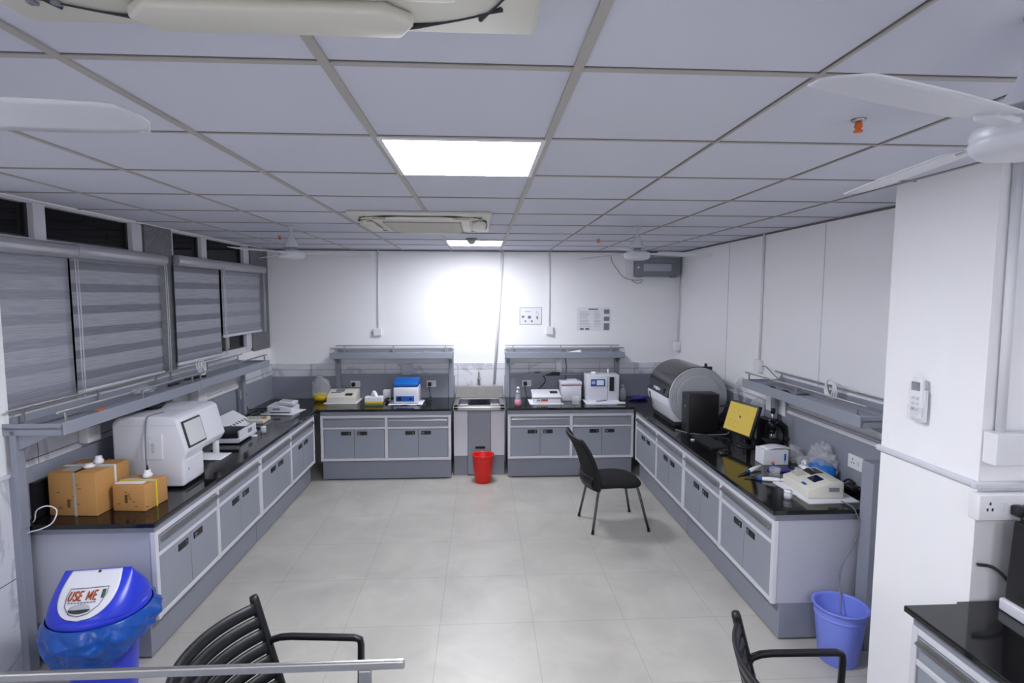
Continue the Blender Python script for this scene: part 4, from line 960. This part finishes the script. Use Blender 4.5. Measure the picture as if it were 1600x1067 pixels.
part('objective', MB().cyl((x - .05, y - .012, CT + .13), (x - .045, y - .005, CT + .18), .010, 'steel', seg=12).cyl((x - .03, y + .02, CT + .14), (x - .036, y + .01, CT + .18), .010, 'dark_chrome', seg=12), t)
part('stage', MB().box((x - .10, y - .06, CT + .105), (x + .03, y + .06, CT + .117), 'black', 0.003), t)
part('condenser', MB().cyl((x - .04, y, CT + .06), (x - .04, y, CT + .105), .02, 'dark_chrome', seg=16).cyl((x - .04, y, CT + .03), (x - .04, y, CT + .05), .03, 'dark_chrome', seg=16), t)
for z in (.075, .135): part('focus_knob', MB().cyl((x + .06, y - .055, CT + z), (x + .06, y - .03, CT + z), .020, 'dark_chrome', seg=18), t)
single('flat_case', MB().box((2.39, 4.45, CT), (2.47, 4.60, CT + .24), 'black', 0.006), 'black box at the right wall between monitor and microscope', 'case')
# white carton
t = thing('tip_carton', 'white carton with a blue mark and half open flap, in front of the microscope', 'carton', (2.24, 4.03, CT), 0)
part('box', MB().box((2.135, 3.98, CT), (2.33, 4.11, CT + .115), 'paper', 0.003), t)
part('flap', MB().grid(lambda u, v: Vector((2.16 + .24 * u, 3.985 + .12 * v, CT + .116 + .022 * math.sin(u * 2.4) - .03 * u * u)), 10, 4, 'paper', thick=.0015), t)
part('mark', MB().box((2.295, 3.977, CT + .035), (2.308, 3.981, CT + .085), 'blue_print').box((2.30, 3.977, CT + .015), (2.3025, 3.981, CT + .036), 'blue_print'), t)
# crumpled clear packs
def pack(label, c, r, m, seed, inner=None):
    t = thing('clear_pack', label, 'plastic pack', (c[0], c[1], CT), group='crumpled clear plastic packs')
    if inner: part('contents', MB().blob((c[0], c[1], CT + r[2] * .8), (r[0] * .55, r[1] * .55, r[2] * .8), inner, 3, .25, 12, seed, flat=CT + .002), t)
    part('film', MB().blob((c[0], c[1], CT + r[2]), r, 'bag_film', 4, .36, 18, seed + 3, flat=CT + .001), t)
pack('crumpled clear pack just right of the white carton', (2.40, 4.02), (.05, .07, .07), 'clear_soft', 1)
pack('crumpled clear pack with something white inside, left of the blue bag', (2.395, 3.865), (.055, .06, .05), 'clear_soft', 4, 'foil')
single('paper_slip', MB().prism([(2.375, CT), (2.43, CT), (2.425, CT + .10), (2.40, CT + .11)], 'y', 3.775, 3.779, 'paper', 0), 'small white slip standing left of the blue bag', 'paper')
t = thing('clear_bag', 'clear bag with bright blue contents at the right wall behind the cream photometer', 'bag', (2.40, 3.68, CT))
part('contents', MB().blob((2.385, 3.655, CT + .06), (.07, .115, .07), 'glove_blue', 3, .22, 10, 6, flat=CT + .002), t)
part('film', MB().blob((2.405, 3.69, CT + .115), (.065, .12, .125), 'bag_film', 4, .34, 16, 9, flat=CT + .001), t)
# small items before the photometer
t = thing('tube_rack', 'low violet tube rack lying before the white carton', 'rack', (2.17, 3.85, CT))
part('body', MB().box((2.10, 3.80, CT), (2.27, 3.87, CT + .012), 'violet', 0.003, rot=R('Z', 4)), t)
part('tube', MB().cyl((2.115, 3.80, CT + .012), (2.108, 3.795, CT + .07), .009, 'blue_print', seg=12).cyl((2.105, 3.79, CT + .07), (2.104, 3.79, CT + .085), .011, 'orange', seg=12), t)
t = thing('beaker', 'small clear beaker behind the cream photometer and beside the pipettes', 'beaker', (2.105, 3.665, CT))
part('glass', MB().lathe([(0, 0), (.035, 0), (.037, .06), (.040, .065), (.035, .064), (.033, .004), (0, .004)], (2.075, 3.71, CT), 'clear', 20), t)
def pipette(label, tip, end):
    tip = Vector(tip); end = Vector(end); t = thing('pipette', label, 'pipette', (tip.x, tip.y, CT), group='white pipettes lying on the right worktop')
    d = (end - tip); L = d.length; d.normalize()
    part('shaft', MB().tube([tip, tip + d * L * .25, tip + d * L * .42], [.003, .006, .008], 'charcoal', 10), t, label='dark tapered tip')
    part('collar', MB().tube([tip + d * L * .38, tip + d * L * .52], [.011, .013], 'blue_print', 12), t, label='blue collar')
    part('handle', MB().tube([tip + d * L * .5, tip + d * L * .7, tip + d * L * .9, end], [.013, .016, .014, .011], 'plug_white', 12), t)
    part('plunger', MB().tube([end, end + d * .018], [.007, .011], 'plug_white', 10), t)
pipette('white pipette lying further back, tilted up at the handle', (1.825, 3.74, CT + .005), (2.05, 3.88, CT + .022))
pipette('white pipette lying nearer, pointing straight along the worktop edge', (1.845, 3.69, CT + .005), (2.055, 3.60, CT + .018))
jar('specimen_jar', 'small white specimen jar in front of the cream photometer with the blue display', 1.945, 3.31, .024, .05, 'machine_white', 'plug_white', 'white specimen jars')
single('paper_sheet', MB().prism([(2.02, 3.20), (2.35, 3.215), (2.37, 3.57), (2.0, 3.60)], 'z', CT, CT + .006, 'paper', 0), 'white sheet under the cream photometer with the blue display', 'paper')
t, pt, top, h = photometer('cream photometer with dark blue display and paper printer on the right worktop', (2.175, 3.43, CT + .0065), -93, .32, .23, .105, 'cream photometers')
pt('display', top(.045, -.005, (.09, .065), 'navy_display')); pt('keypad', top(.06, -.085, (.05, .018), 'blue_print'))
pt('side_label', MB().box((.158, .02, .045), (.1615, .085, .07), 'print_grey'))
pt('cuvette_holder', top(-.10, -.045, (.085, .05), 'cream_dark', .012).box((-.115, -.06, h * .72), (-.085, -.03, h * .72 + .045), 'clear', 0.004))
pl = pt('printer', MB().box((-.12, .0, h - .012), (-.02, .085, h + .004), 'charcoal', 0.002))
part('paper_strip', MB().grid(lambda u, v: Vector((-.11 + .08 * v, .03 - .07 * u, h + .006 + .03 * math.sin(u * PI * .8))), 8, 2, 'paper', thick=.001), pl, world=False)
k = MB()
k.box((2.40, 3.36, CT), (2.465, 3.45, CT + .045), 'black', 0.008); k.box((2.41, 3.17, CT), (2.468, 3.27, CT + .05), 'black', 0.008)
k.ctube([(2.44, 3.40, CT + .04), (2.45, 3.33, CT + .03), (2.44, 3.27, CT + .05), (2.44, 3.24, CT + .04)], .008, 'black', 8); k.ctube([(2.42, 3.45, CT + .03), (2.43, 3.50, CT + .02), (2.45, 3.47, CT + .06), (2.46, 3.42, CT + .05)], .007, 'black', 8)
single('power_adapter', k, 'two black power adapters with cable behind the cream photometer', 'power adapter')
single('cord', MB().ctube([(2.235, 3.22, CT + .010), (2.24, 3.12, CT + .010), (2.25, 3.09, CT - .03), (2.268, 3.085, .74), (2.235, 3.085, .62), (2.172, 3.085, .50), (2.155, 3.08, .40), (2.14, 3.04, .33), (2.12, 3.0, .24)], .0035, 'cord_grey', 7), 'thin grey cord hanging over the end of the right bench into the light blue bucket', 'cord')
# things on the racks
def coil(label, c, r, rot, group='white cable coils on the racks'):
    k = MB()
    for q in range(3):
        rr = r * (1 - .09 * q)
        pts = [Vector((rr * math.cos(a), rr * math.sin(a) * (.9 + .05 * q), 0)) for a in [2 * PI * j / 24 for j in range(24)]]
        m_ = Matrix.Translation(Vector(c) + Vector((.004 * q, .02 * q, 0))) @ Matrix.Rotation(math.radians(rot[2]), 4, 'Z') @ Matrix.Rotation(math.radians(rot[0] + 7 * q), 4, 'X')
        k.tube([m_ @ p for p in pts], .0055, 'plug_white', 7, closed=True)
    zmin = min(v.co.z for v in k.bm.verts); bmesh.ops.translate(k.bm, vec=(0, 0, 1.402 - zmin), verts=k.bm.verts)
    single('cable_coil', k, label, 'cable coil', group)
coil('coil of white cable standing on the right wall rack', (2.40, 3.62, 1.46), .075, (82, 0, 80))
coil('coil of white cable on the far left rack below the striped blind', (-2.46, 4.93, 1.46), .075, (70, 0, 100))
single('paper_stack', MB().grid(lambda u, v: Vector((2.24 + .15 * v, 3.80 + .42 * u, 1.4015 + .02 * abs(math.sin(u * 7 + v)) )), 12, 4, 'print_grey', thick=.002), 'dull grey papers lying in the right wall rack', 'papers')
single('paper_stack', MB().grid(lambda u, v: Vector((1.05 + .18 * u, YB - .25 + .12 * v, 1.4015 + .035 * u * v)), 8, 4, 'paper', thick=.002), 'crumpled white paper on the right back rack', 'papers')
single('paper_stack', MB().grid(lambda u, v: Vector((-.76 + .18 * u, YB - .25 + .12 * v, 1.4015 + .03 * u * (1 - u) * 4 * v)), 8, 4, 'print_grey', thick=.002), 'dark crumpled wrapper on the left back rack', 'papers')
single('clear_wrapper', MB().blob((-2.42, 4.05, 1.425), (.06, .09, .03), 'clear_soft', 3, .3, 9, 3, flat=1.4015), 'crumpled clear wrapper on the near left rack', 'wrapper')
single('clip', MB().box((-2.31, 3.39, 1.4015), (-2.285, 3.44, 1.425), 'orange', 0.004), 'small orange clip on the near left rack', 'clip')
single('power_cable', MB().ctube([(-2.42, 4.36, 1.41), (-2.40, 4.5, 1.42), (-2.44, 4.62, 1.412), (-2.36, 4.70, 1.425), (-2.42, 4.78, 1.41), (-2.37, 4.84, 1.412)], .010, 'charcoal', 7), 'tangle of dark cable across the two left racks', 'cable')
single('power_cable', MB().ctube([(-2.46, 3.06, 1.41), (-2.40, 3.2, 1.408), (-2.38, 3.35, 1.41), (-2.35, 3.44, 1.408)], .005, 'cord_grey', 7), 'thin grey cable lying in the near end of the left rack', 'cable')
single('power_cable', MB().ctube([(2.46, 4.36, 1.41), (2.44, 4.46, 1.46), (2.455, 4.6, 1.50), (2.475, 4.70, 1.49)], .004, 'cord_grey', 6), 'thin cable running from the wall box to the right rack', 'cable')

# ------------------------------------------------------------------ bins and buckets
def bucket(label, loc, rb, rt, h, m, tilt=0):
    t = thing('bucket', label, 'bucket', loc)
    th = .004
    prof = [(0, 0), (rb * .96, 0), (rb, .006), (rb + (rt - rb) * .9, h * .9), (rt - .004, h - .012), (rt + .010, h - .010), (rt + .012, h - .002), (rt + .006, h), (rt - .003, h), (rt - .008, h - .012), (rb - th, .012), (0, .012)]
    part('body', MB().lathe(prof, (0, 0, 0), m, 48), t, world=False)
    part('band', MB().lathe([(rb + (rt - rb) * .80, h * .80), (rb + (rt - rb) * .80 + .004, h * .81), (rb + (rt - rb) * .85 + .004, h * .84), (rb + (rt - rb) * .85, h * .85)], (0, 0, 0), m, 48), t, world=False)
    return t
bucket('small red plastic bucket on the floor in front of the sink', (.012, 6.12, 0), .092, .118, .318, 'bucket_red')
bucket('light blue plastic bucket on the floor at the end of the right bench', (2.075, 2.945, 0), .105, .138, .335, 'bucket_blue')
# swing lid bin
BX, BY = -1.962, 2.83
t = thing('swing_lid_bin', 'large blue swing-lid bin with a white flap, at the end of the left bench', 'waste bin', (BX, BY, 0), 6)
t.scale = (.78, .78, .96)
part('body', MB().lathe([(0, 0), (.165, 0), (.175, .02), (.215, .53), (.215, .55), (.205, .55), (.165, .02), (0, .02)], (0, 0, 0), 'bin_blue', 48), t, world=False)
zr, zh = .52, .185
def lidR(h):
    # half sizes of the dome at height fraction h
    return .268 - .07 * h ** 1.6, .262 * max(0.0, 1 - h ** 1.45)
def dome(u, v):
    a = 2 * PI * u; rx, ry = lidR(v); e = .8
    cx_, sx_ = math.cos(a), math.sin(a)
    return Vector((rx * math.copysign(abs(cx_) ** e, cx_), ry * math.copysign(abs(sx_) ** e, sx_) , zr + .035 + zh * v))
l = MB(); l.grid(dome, 72, 24, 'bin_blue', closeu=True)
l.lathe([(.262, zr - .005), (.277, zr), (.283, zr + .012), (.280, zr + .03), (.266, zr + .042), (.24, zr + .05), (.20, zr + .02), (.21, zr - .005), (.262, zr - .005)], (0, 0, 0), 'bin_blue', 56)
lid = part('lid', l, t, world=False)
def front(xn, h, off=0.0):
    # point on the front side of the dome: xn in -1..1 of the half width, h height fraction
    rx, ry = lidR(h); e = .8
    c = max(-1, min(1, xn)); a = math.acos(math.copysign(abs(c) ** (1 / e), c)); sy_ = -abs(math.sin(a)) ** e
    p = Vector((rx * c, ry * sy_, zr + .035 + zh * h))
    q = Vector((0, -1, .55)).normalized()
    return p + q * off
def flap(u, v):
    h = .085 + .90 * v; wmax = .74 * math.sqrt(max(0.0, 1 - ((1 - v)) ** 2.6))
    return front((2 * u - 1) * max(wmax, .02), h, .006)
fl = part('flap', MB().grid(flap, 28, 24, 'machine_white', thick=.004), lid, world=False)
# lettering: laid on the flap
def on_flap(x, z, off): return front(x / .26, max(.02, min(.99, (z - zr - .035) / zh)), off)
STROKES = {'U': [[(0, 1), (0, .25), (.2, 0), (.5, 0), (.7, .25), (.7, 1)]], 'S': [[(.68, .82), (.5, 1), (.2, 1), (.03, .8), (.15, .57), (.55, .45), (.68, .22), (.5, 0), (.2, 0), (0, .18)]],
           'E': [[(.62, 1), (0, 1), (0, 0), (.62, 0)], [(0, .52), (.5, .52)]], 'M': [[(0, 0), (0, 1), (.42, .25), (.84, 1), (.84, 0)]]}
def letter(ch, x, z, w_, h_):
    mb = MB()
    for st in STROKES[ch]:
        pts = []
        for (a0, b0), (a1, b1) in zip(st, st[1:]):
            for q in range(4): pts.append((a0 + (a1 - a0) * q / 4, b0 + (b1 - b0) * q / 4))
        pts.append(st[-1])
        mb.tube([on_flap(x + a_ * w_, z + b_ * h_, .0100) for a_, b_ in pts], .0042, 'print_rust', 5)
    return mb
for ch, x in (('U', -.098), ('S', -.066), ('E', -.035), ('M', .015), ('E', .055)):
    part('letter', letter(ch, x, .643, .030, .028), lid, world=False)
em = MB()
def patch(mb, x0, x1, z0, z1, m, off, n=6):
    mb.grid(lambda u, v: on_flap(x0 + (x1 - x0) * u, z0 + (z1 - z0) * v, off), n, 3, m, thick=.0006)
patch(em, .098, .120, .645, .673, 'print_green', .0112)
for k in range(9): patch(em, -.088 + k * .019, -.088 + k * .019 + .013, .633, .637, 'print_grey', .0112, 1)
# shield outline
sh = [(-.115, .680), (0, .681), (.13, .681), (.128, .66), (.10, .622), (.05, .596), (-.0, .588), (-.055, .596), (-.098, .622), (-.115, .655)]
em.tube([on_flap(x, z, .0105) for x, z in sh], .0024, 'print_grey', 6, closed=True)
em.grid(lambda u, v: on_flap(-.005 + .062 * math.cos(PI * u) * v, .612 + .018 * math.sin(PI * u) * v, .0112), 16, 4, 'box_light', thick=.0006)
em.grid(lambda u, v: on_flap(-.005 + .062 * math.cos(PI * u) * v, .611 - .013 * math.sin(PI * u) * v, .0112), 16, 4, 'print_dark', thick=.0006)
part('emblem', em, lid, world=False)
vh = MB(); vh.grid(lambda u, v: front((.10 + .045 * math.cos(2 * PI * u) * v), .955 + .022 * math.sin(2 * PI * u) * v, .0118), 16, 3, 'black', thick=.0006); part('finger_hole', vh, lid, world=False)
def bag(u, v):
    a = 2 * PI * u
    z = zr + .01 - v * (.205 + .05 * math.cos(a + 1.9) + .02 * math.sin(a * 5)) 
    r = .272 + .058 * math.sin(PI * min(1, v * 1.15 + .1)) + .012 * math.sin(9 * a + 4 * v) * v + .034 * noise.noise(Vector((4 * math.cos(a), 4 * math.sin(a), v * 5))) * min(1, v * 3) + .016 * abs(noise.noise(Vector((9 * math.cos(a), 9 * math.sin(a), v * 9 + 3)))) * min(1, v * 3)
    if v > .8: r -= .06 * ((v - .8) / .2) ** 1.5
    y = r * math.sin(a)
    return Vector((r * math.cos(a), min(y, .33), z))
part('bin_liner', MB().grid(bag, 180, 30, 'bag_blue', closeu=True, thick=.0015), t, world=False, label='translucent blue bin bag hanging over the rim')

# ------------------------------------------------------------------ black office chair
t = thing('office_chair', 'black office chair with metal legs standing on the tiles before the right bench', 'chair', (1.20, 4.915, 0), 6)
def seat(u, v):
    a = 2 * PI * u; ph = (v - .5) * PI; e = .62
    f = lambda w: math.copysign(abs(w) ** e, w)
    r = abs(math.cos(ph)) ** .45 if v not in (0, 1) else 0
    x = .245 * f(math.cos(a)) * r; y = (.235 - .02 * (x < 0)) * f(math.sin(a)) * r; z = .425 + .042 * math.sin(ph)
    z += -.020 * max(0, x / .245) ** 2 + .010 * math.cos(y * 8)
    return Vector((x, y, z))
part('seat', MB().grid(seat, 48, 18, 'black_fabric', closeu=True), t, world=False)
def back(u, v):
    # v up, u across
    w_ = .235 + .02 * v - .03 * max(0, v - .75) ** 1.0 + .0 - .03 * (1 - v) ** 3
    y = (2 * u - 1) * w_
    x = -.215 - .03 * (1 - v) - .03 * math.sin(v * PI) * 0 - .175 * v ** 1.9 + .065 * (2 * u - 1) ** 2 * (1 - .4 * v)
    return Vector((x, y, .385 + .465 * v))
bk = part('backrest', MB().grid(back, 20, 26, 'black_fabric', thick=.028), t, world=False)
rim = [back(0, k / 16) for k in range(17)] + [back(k / 12, 1) for k in range(1, 12)] + [back(1, 1 - k / 16) for k in range(17)]
part('back_frame', MB().tube([p + Vector((-.008, 0, 0)) for p in rim], .014, 'chair_black', 10), bk, world=False)
part('lumbar_cover', MB().grid(lambda u, v: back(.08 + .84 * u, .02 + .24 * v) + Vector((-.034 - .02 * math.sin(PI * v), 0, 0)), 14, 8, 'chair_black', thick=.018), bk, world=False)
for (hx, hy, fx, fy) in ((-.17, -.16, -.245, -.215), (-.17, .16, -.25, .20), (.17, -.17, .27, -.235), (.17, .17, .265, .225)):
    l = MB(); l.tube([(hx, hy, .405), (hx + (fx - hx) * .08, hy + (fy - hy) * .08, .39), (hx + (fx - hx) * .25, hy + (fy - hy) * .22, .33), (fx, fy, .012)], .012, 'dark_chrome', 12)
    lo = part('leg', l, t, world=False)
    part('foot', MB().cyl((fx, fy, 0), (fx, fy, .02), .014, 'black', seg=14), lo, world=False)
part('under_frame', MB().tube([(-.17, -.17, .40), (.17, -.17, .40), (.17, .17, .40), (-.17, .17, .40)], .012, 'dark_chrome', 10, closed=True), t, world=False)

# ------------------------------------------------------------------ black slatted armchairs
def armchair(label, loc, rotz):
    t = thing('armchair', label, 'chair', loc, rotz, group='black slatted armchairs')
    hw = .30
    def bx(yn, z):   # x of the back surface at y fraction and height
        return -.175 - .10 * ((z - .45) / .37) - .105 * (1 - abs(yn) ** 2.2)
    for k in range(8):
        z0_ = .805 - k * .056
        if z0_ < .44: break
        def sl(u, v, z0_=z0_):
            yn = 2 * u - 1; z = z0_ - .045 * v
            return Vector((bx(yn, z), yn * hw, z))
        part('back_slat', MB().grid(sl, 24, 2, 'chair_black', thick=.016, smooth=True), t, world=False)
    for sg in (-1, 1):
        f = MB(); pts = [(bx(sg, z) + .004, sg * hw, z) for z in (.835, .82, .72, .62, .52, .44)] + [(-.19, sg * (hw - .005), .30), (-.235, sg * hw, .02)]
        f.tube(pts, [.016] + [.019] * 7, 'chair_black', 10); part('rear_leg', f, t, world=False)
        a = MB(); pth = [(bx(sg, .62) + .008, sg * hw, .618), (-.20, sg * hw, .640), (-.165, sg * hw, .652), (-.12, sg * hw, .656), (.03, sg * hw, .655), (.155, sg * hw, .653), (.178, sg * hw, .646), (.182, sg * hw, .62), (.178, sg * hw, .45), (.172, sg * hw, .015)]
        a.tube(pth, .0165, 'chair_black', 4); bmesh.ops.bevel(a.bm, geom=[e for e in a.bm.edges], offset=.003, segments=1, affect='EDGES')
        part('armrest', a, t, world=False)
    for k in range(7): part('seat_slat', MB().box((-.17 + k * .054, -hw + .015, .425), (-.124 + k * .054, hw - .015, .443), 'chair_black', 0.004), t, world=False)
    part('seat_frame', MB().box((-.19, -hw, .395), (.19, -hw + .03, .426), 'chair_black', 0.005).box((-.19, hw - .03, .395), (.19, hw, .426), 'chair_black', 0.005).box((.165, -hw, .395), (.19, hw, .426), 'chair_black', 0.005).box((-.20, -hw, .395), (-.175, hw, .426), 'chair_black', 0.005), t, world=False)
    return t
ac = armchair('black slatted armchair at the bottom left, its curved slatted back to the blue bin', (-.72, 1.985, 0), -4)
dup(ac, (1.295, 1.775, 0), -1, 'black slatted armchair at the bottom right, only its arm and back edge in view')

# ------------------------------------------------------------------ right foreground: black equipment
t = thing('black_instrument', 'tall black instrument on a white base at the right edge, on the short worktop', 'instrument', (2.22, 1.8, CT))
part('base', MB().prism([(2.10, 1.66), (2.42, 1.66), (2.42, 2.07), (2.125, 2.06)], 'z', CT, CT + .05, 'machine_white', 0.008, 3), t)
part('body', MB().prism([(2.05, CT + .05), (1.69, CT + .05), (1.69, CT + .33), (2.035, CT + .385)], 'x', 2.138, 2.42, 'black', 0.006, 2), t)
single('power_cable', MB().ctube([(2.18, 2.06, 1.0), (2.11, 2.085, .99), (2.06, 2.09, 1.0), (2.04, 2.10, 1.01)], .006, 'charcoal', 7) if False else MB().ctube([(2.20, 2.06, .90), (2.16, 2.085, .96), (2.13, 2.105, .985), (2.08, 2.118, .99)], .007, 'charcoal', 7), 'dark cable on the pillar behind the tall black instrument', 'cable')

# ------------------------------------------------------------------ island rack in the foreground
cI = dup(cN, (-1.66, .92, 0), 0, 'grey cabinet of the island bench below the bottom edge of the photo'); 
single('worktop', MB().box((-1.70, .30, .803), (-.13, .98, CT), 'granite', 0.004), 'black worktop of the island bench below the bottom edge of the photo', 'worktop', 'polished black stone worktops')
t = thing('reagent_rack', 'steel rail with one post in the foreground along the bottom left edge', 'rack', (-.9, .9, CT), group='grey reagent racks with steel rails')
part('shelf', MB().box((-1.66, .62, 1.385), (-.14, .935, 1.40), 'rack_grey', 0.002), t)
r = MB(); r.box((-1.70, .925, 1.458), (-.137, .935, 1.474), 'steel', 0.003)
ro = part('front_rail', r, t)
for x in (-1.5, -.205): part('post', MB().box((x - .011, .922, 1.398), (x + .011, .930, 1.460), 'steel', 0.002), ro, root=t)
for x in (-1.62, -.2): part('upright', MB().box((x - .03, .64, CT), (x + .03, .68, 1.386), 'rack_grey', 0.003), t)
# litter
single('paper_scrap', MB().blob((1.83, 2.62, .010), (.022, .018, .012), 'paper', 2, .35, 9, 1, flat=.0005), 'tiny scrap of white paper on the floor near the light blue bucket', 'scrap')

# ------------------------------------------------------------------ world, camera, view
wd = bpy.data.worlds.new('World'); SC.world = wd; wd.use_nodes = True
wd.node_tree.nodes['Background'].inputs[0].default_value = (0.012, 0.012, 0.016, 1); wd.node_tree.nodes['Background'].inputs[1].default_value = 1.0
cd = bpy.data.cameras.new('Camera'); cam = bpy.data.objects.new('Camera', cd); COL.objects.link(cam); SC.camera = cam
F, YAW, PITCH, ROLL = 861.0, .0553, .0846, .0025
cy, sy, cp, sp = math.cos(YAW), math.sin(YAW), math.cos(PITCH), math.sin(PITCH)
fw = Vector((sy * cp, cy * cp, -sp)); r0 = Vector((cy, -sy, 0)); u0 = r0.cross(fw)
rt = r0 * math.cos(ROLL) + u0 * math.sin(ROLL); up = -r0 * math.sin(ROLL) + u0 * math.cos(ROLL)
cam.matrix_world = Matrix.Translation((0, 0, 2.115)) @ Matrix((rt, up, -fw)).transposed().to_4x4()
cd.sensor_width = 36; cd.sensor_fit = 'HORIZONTAL'; cd.lens = 36 * F / 1600; cd.clip_start = 0.02; cd.clip_end = 60
SC.view_settings.view_transform = 'Standard'; SC.view_settings.look = 'None'; SC.view_settings.exposure = 1.56; SC.view_settings.gamma = 1.0
SC.view_settings.use_curve_mapping = False
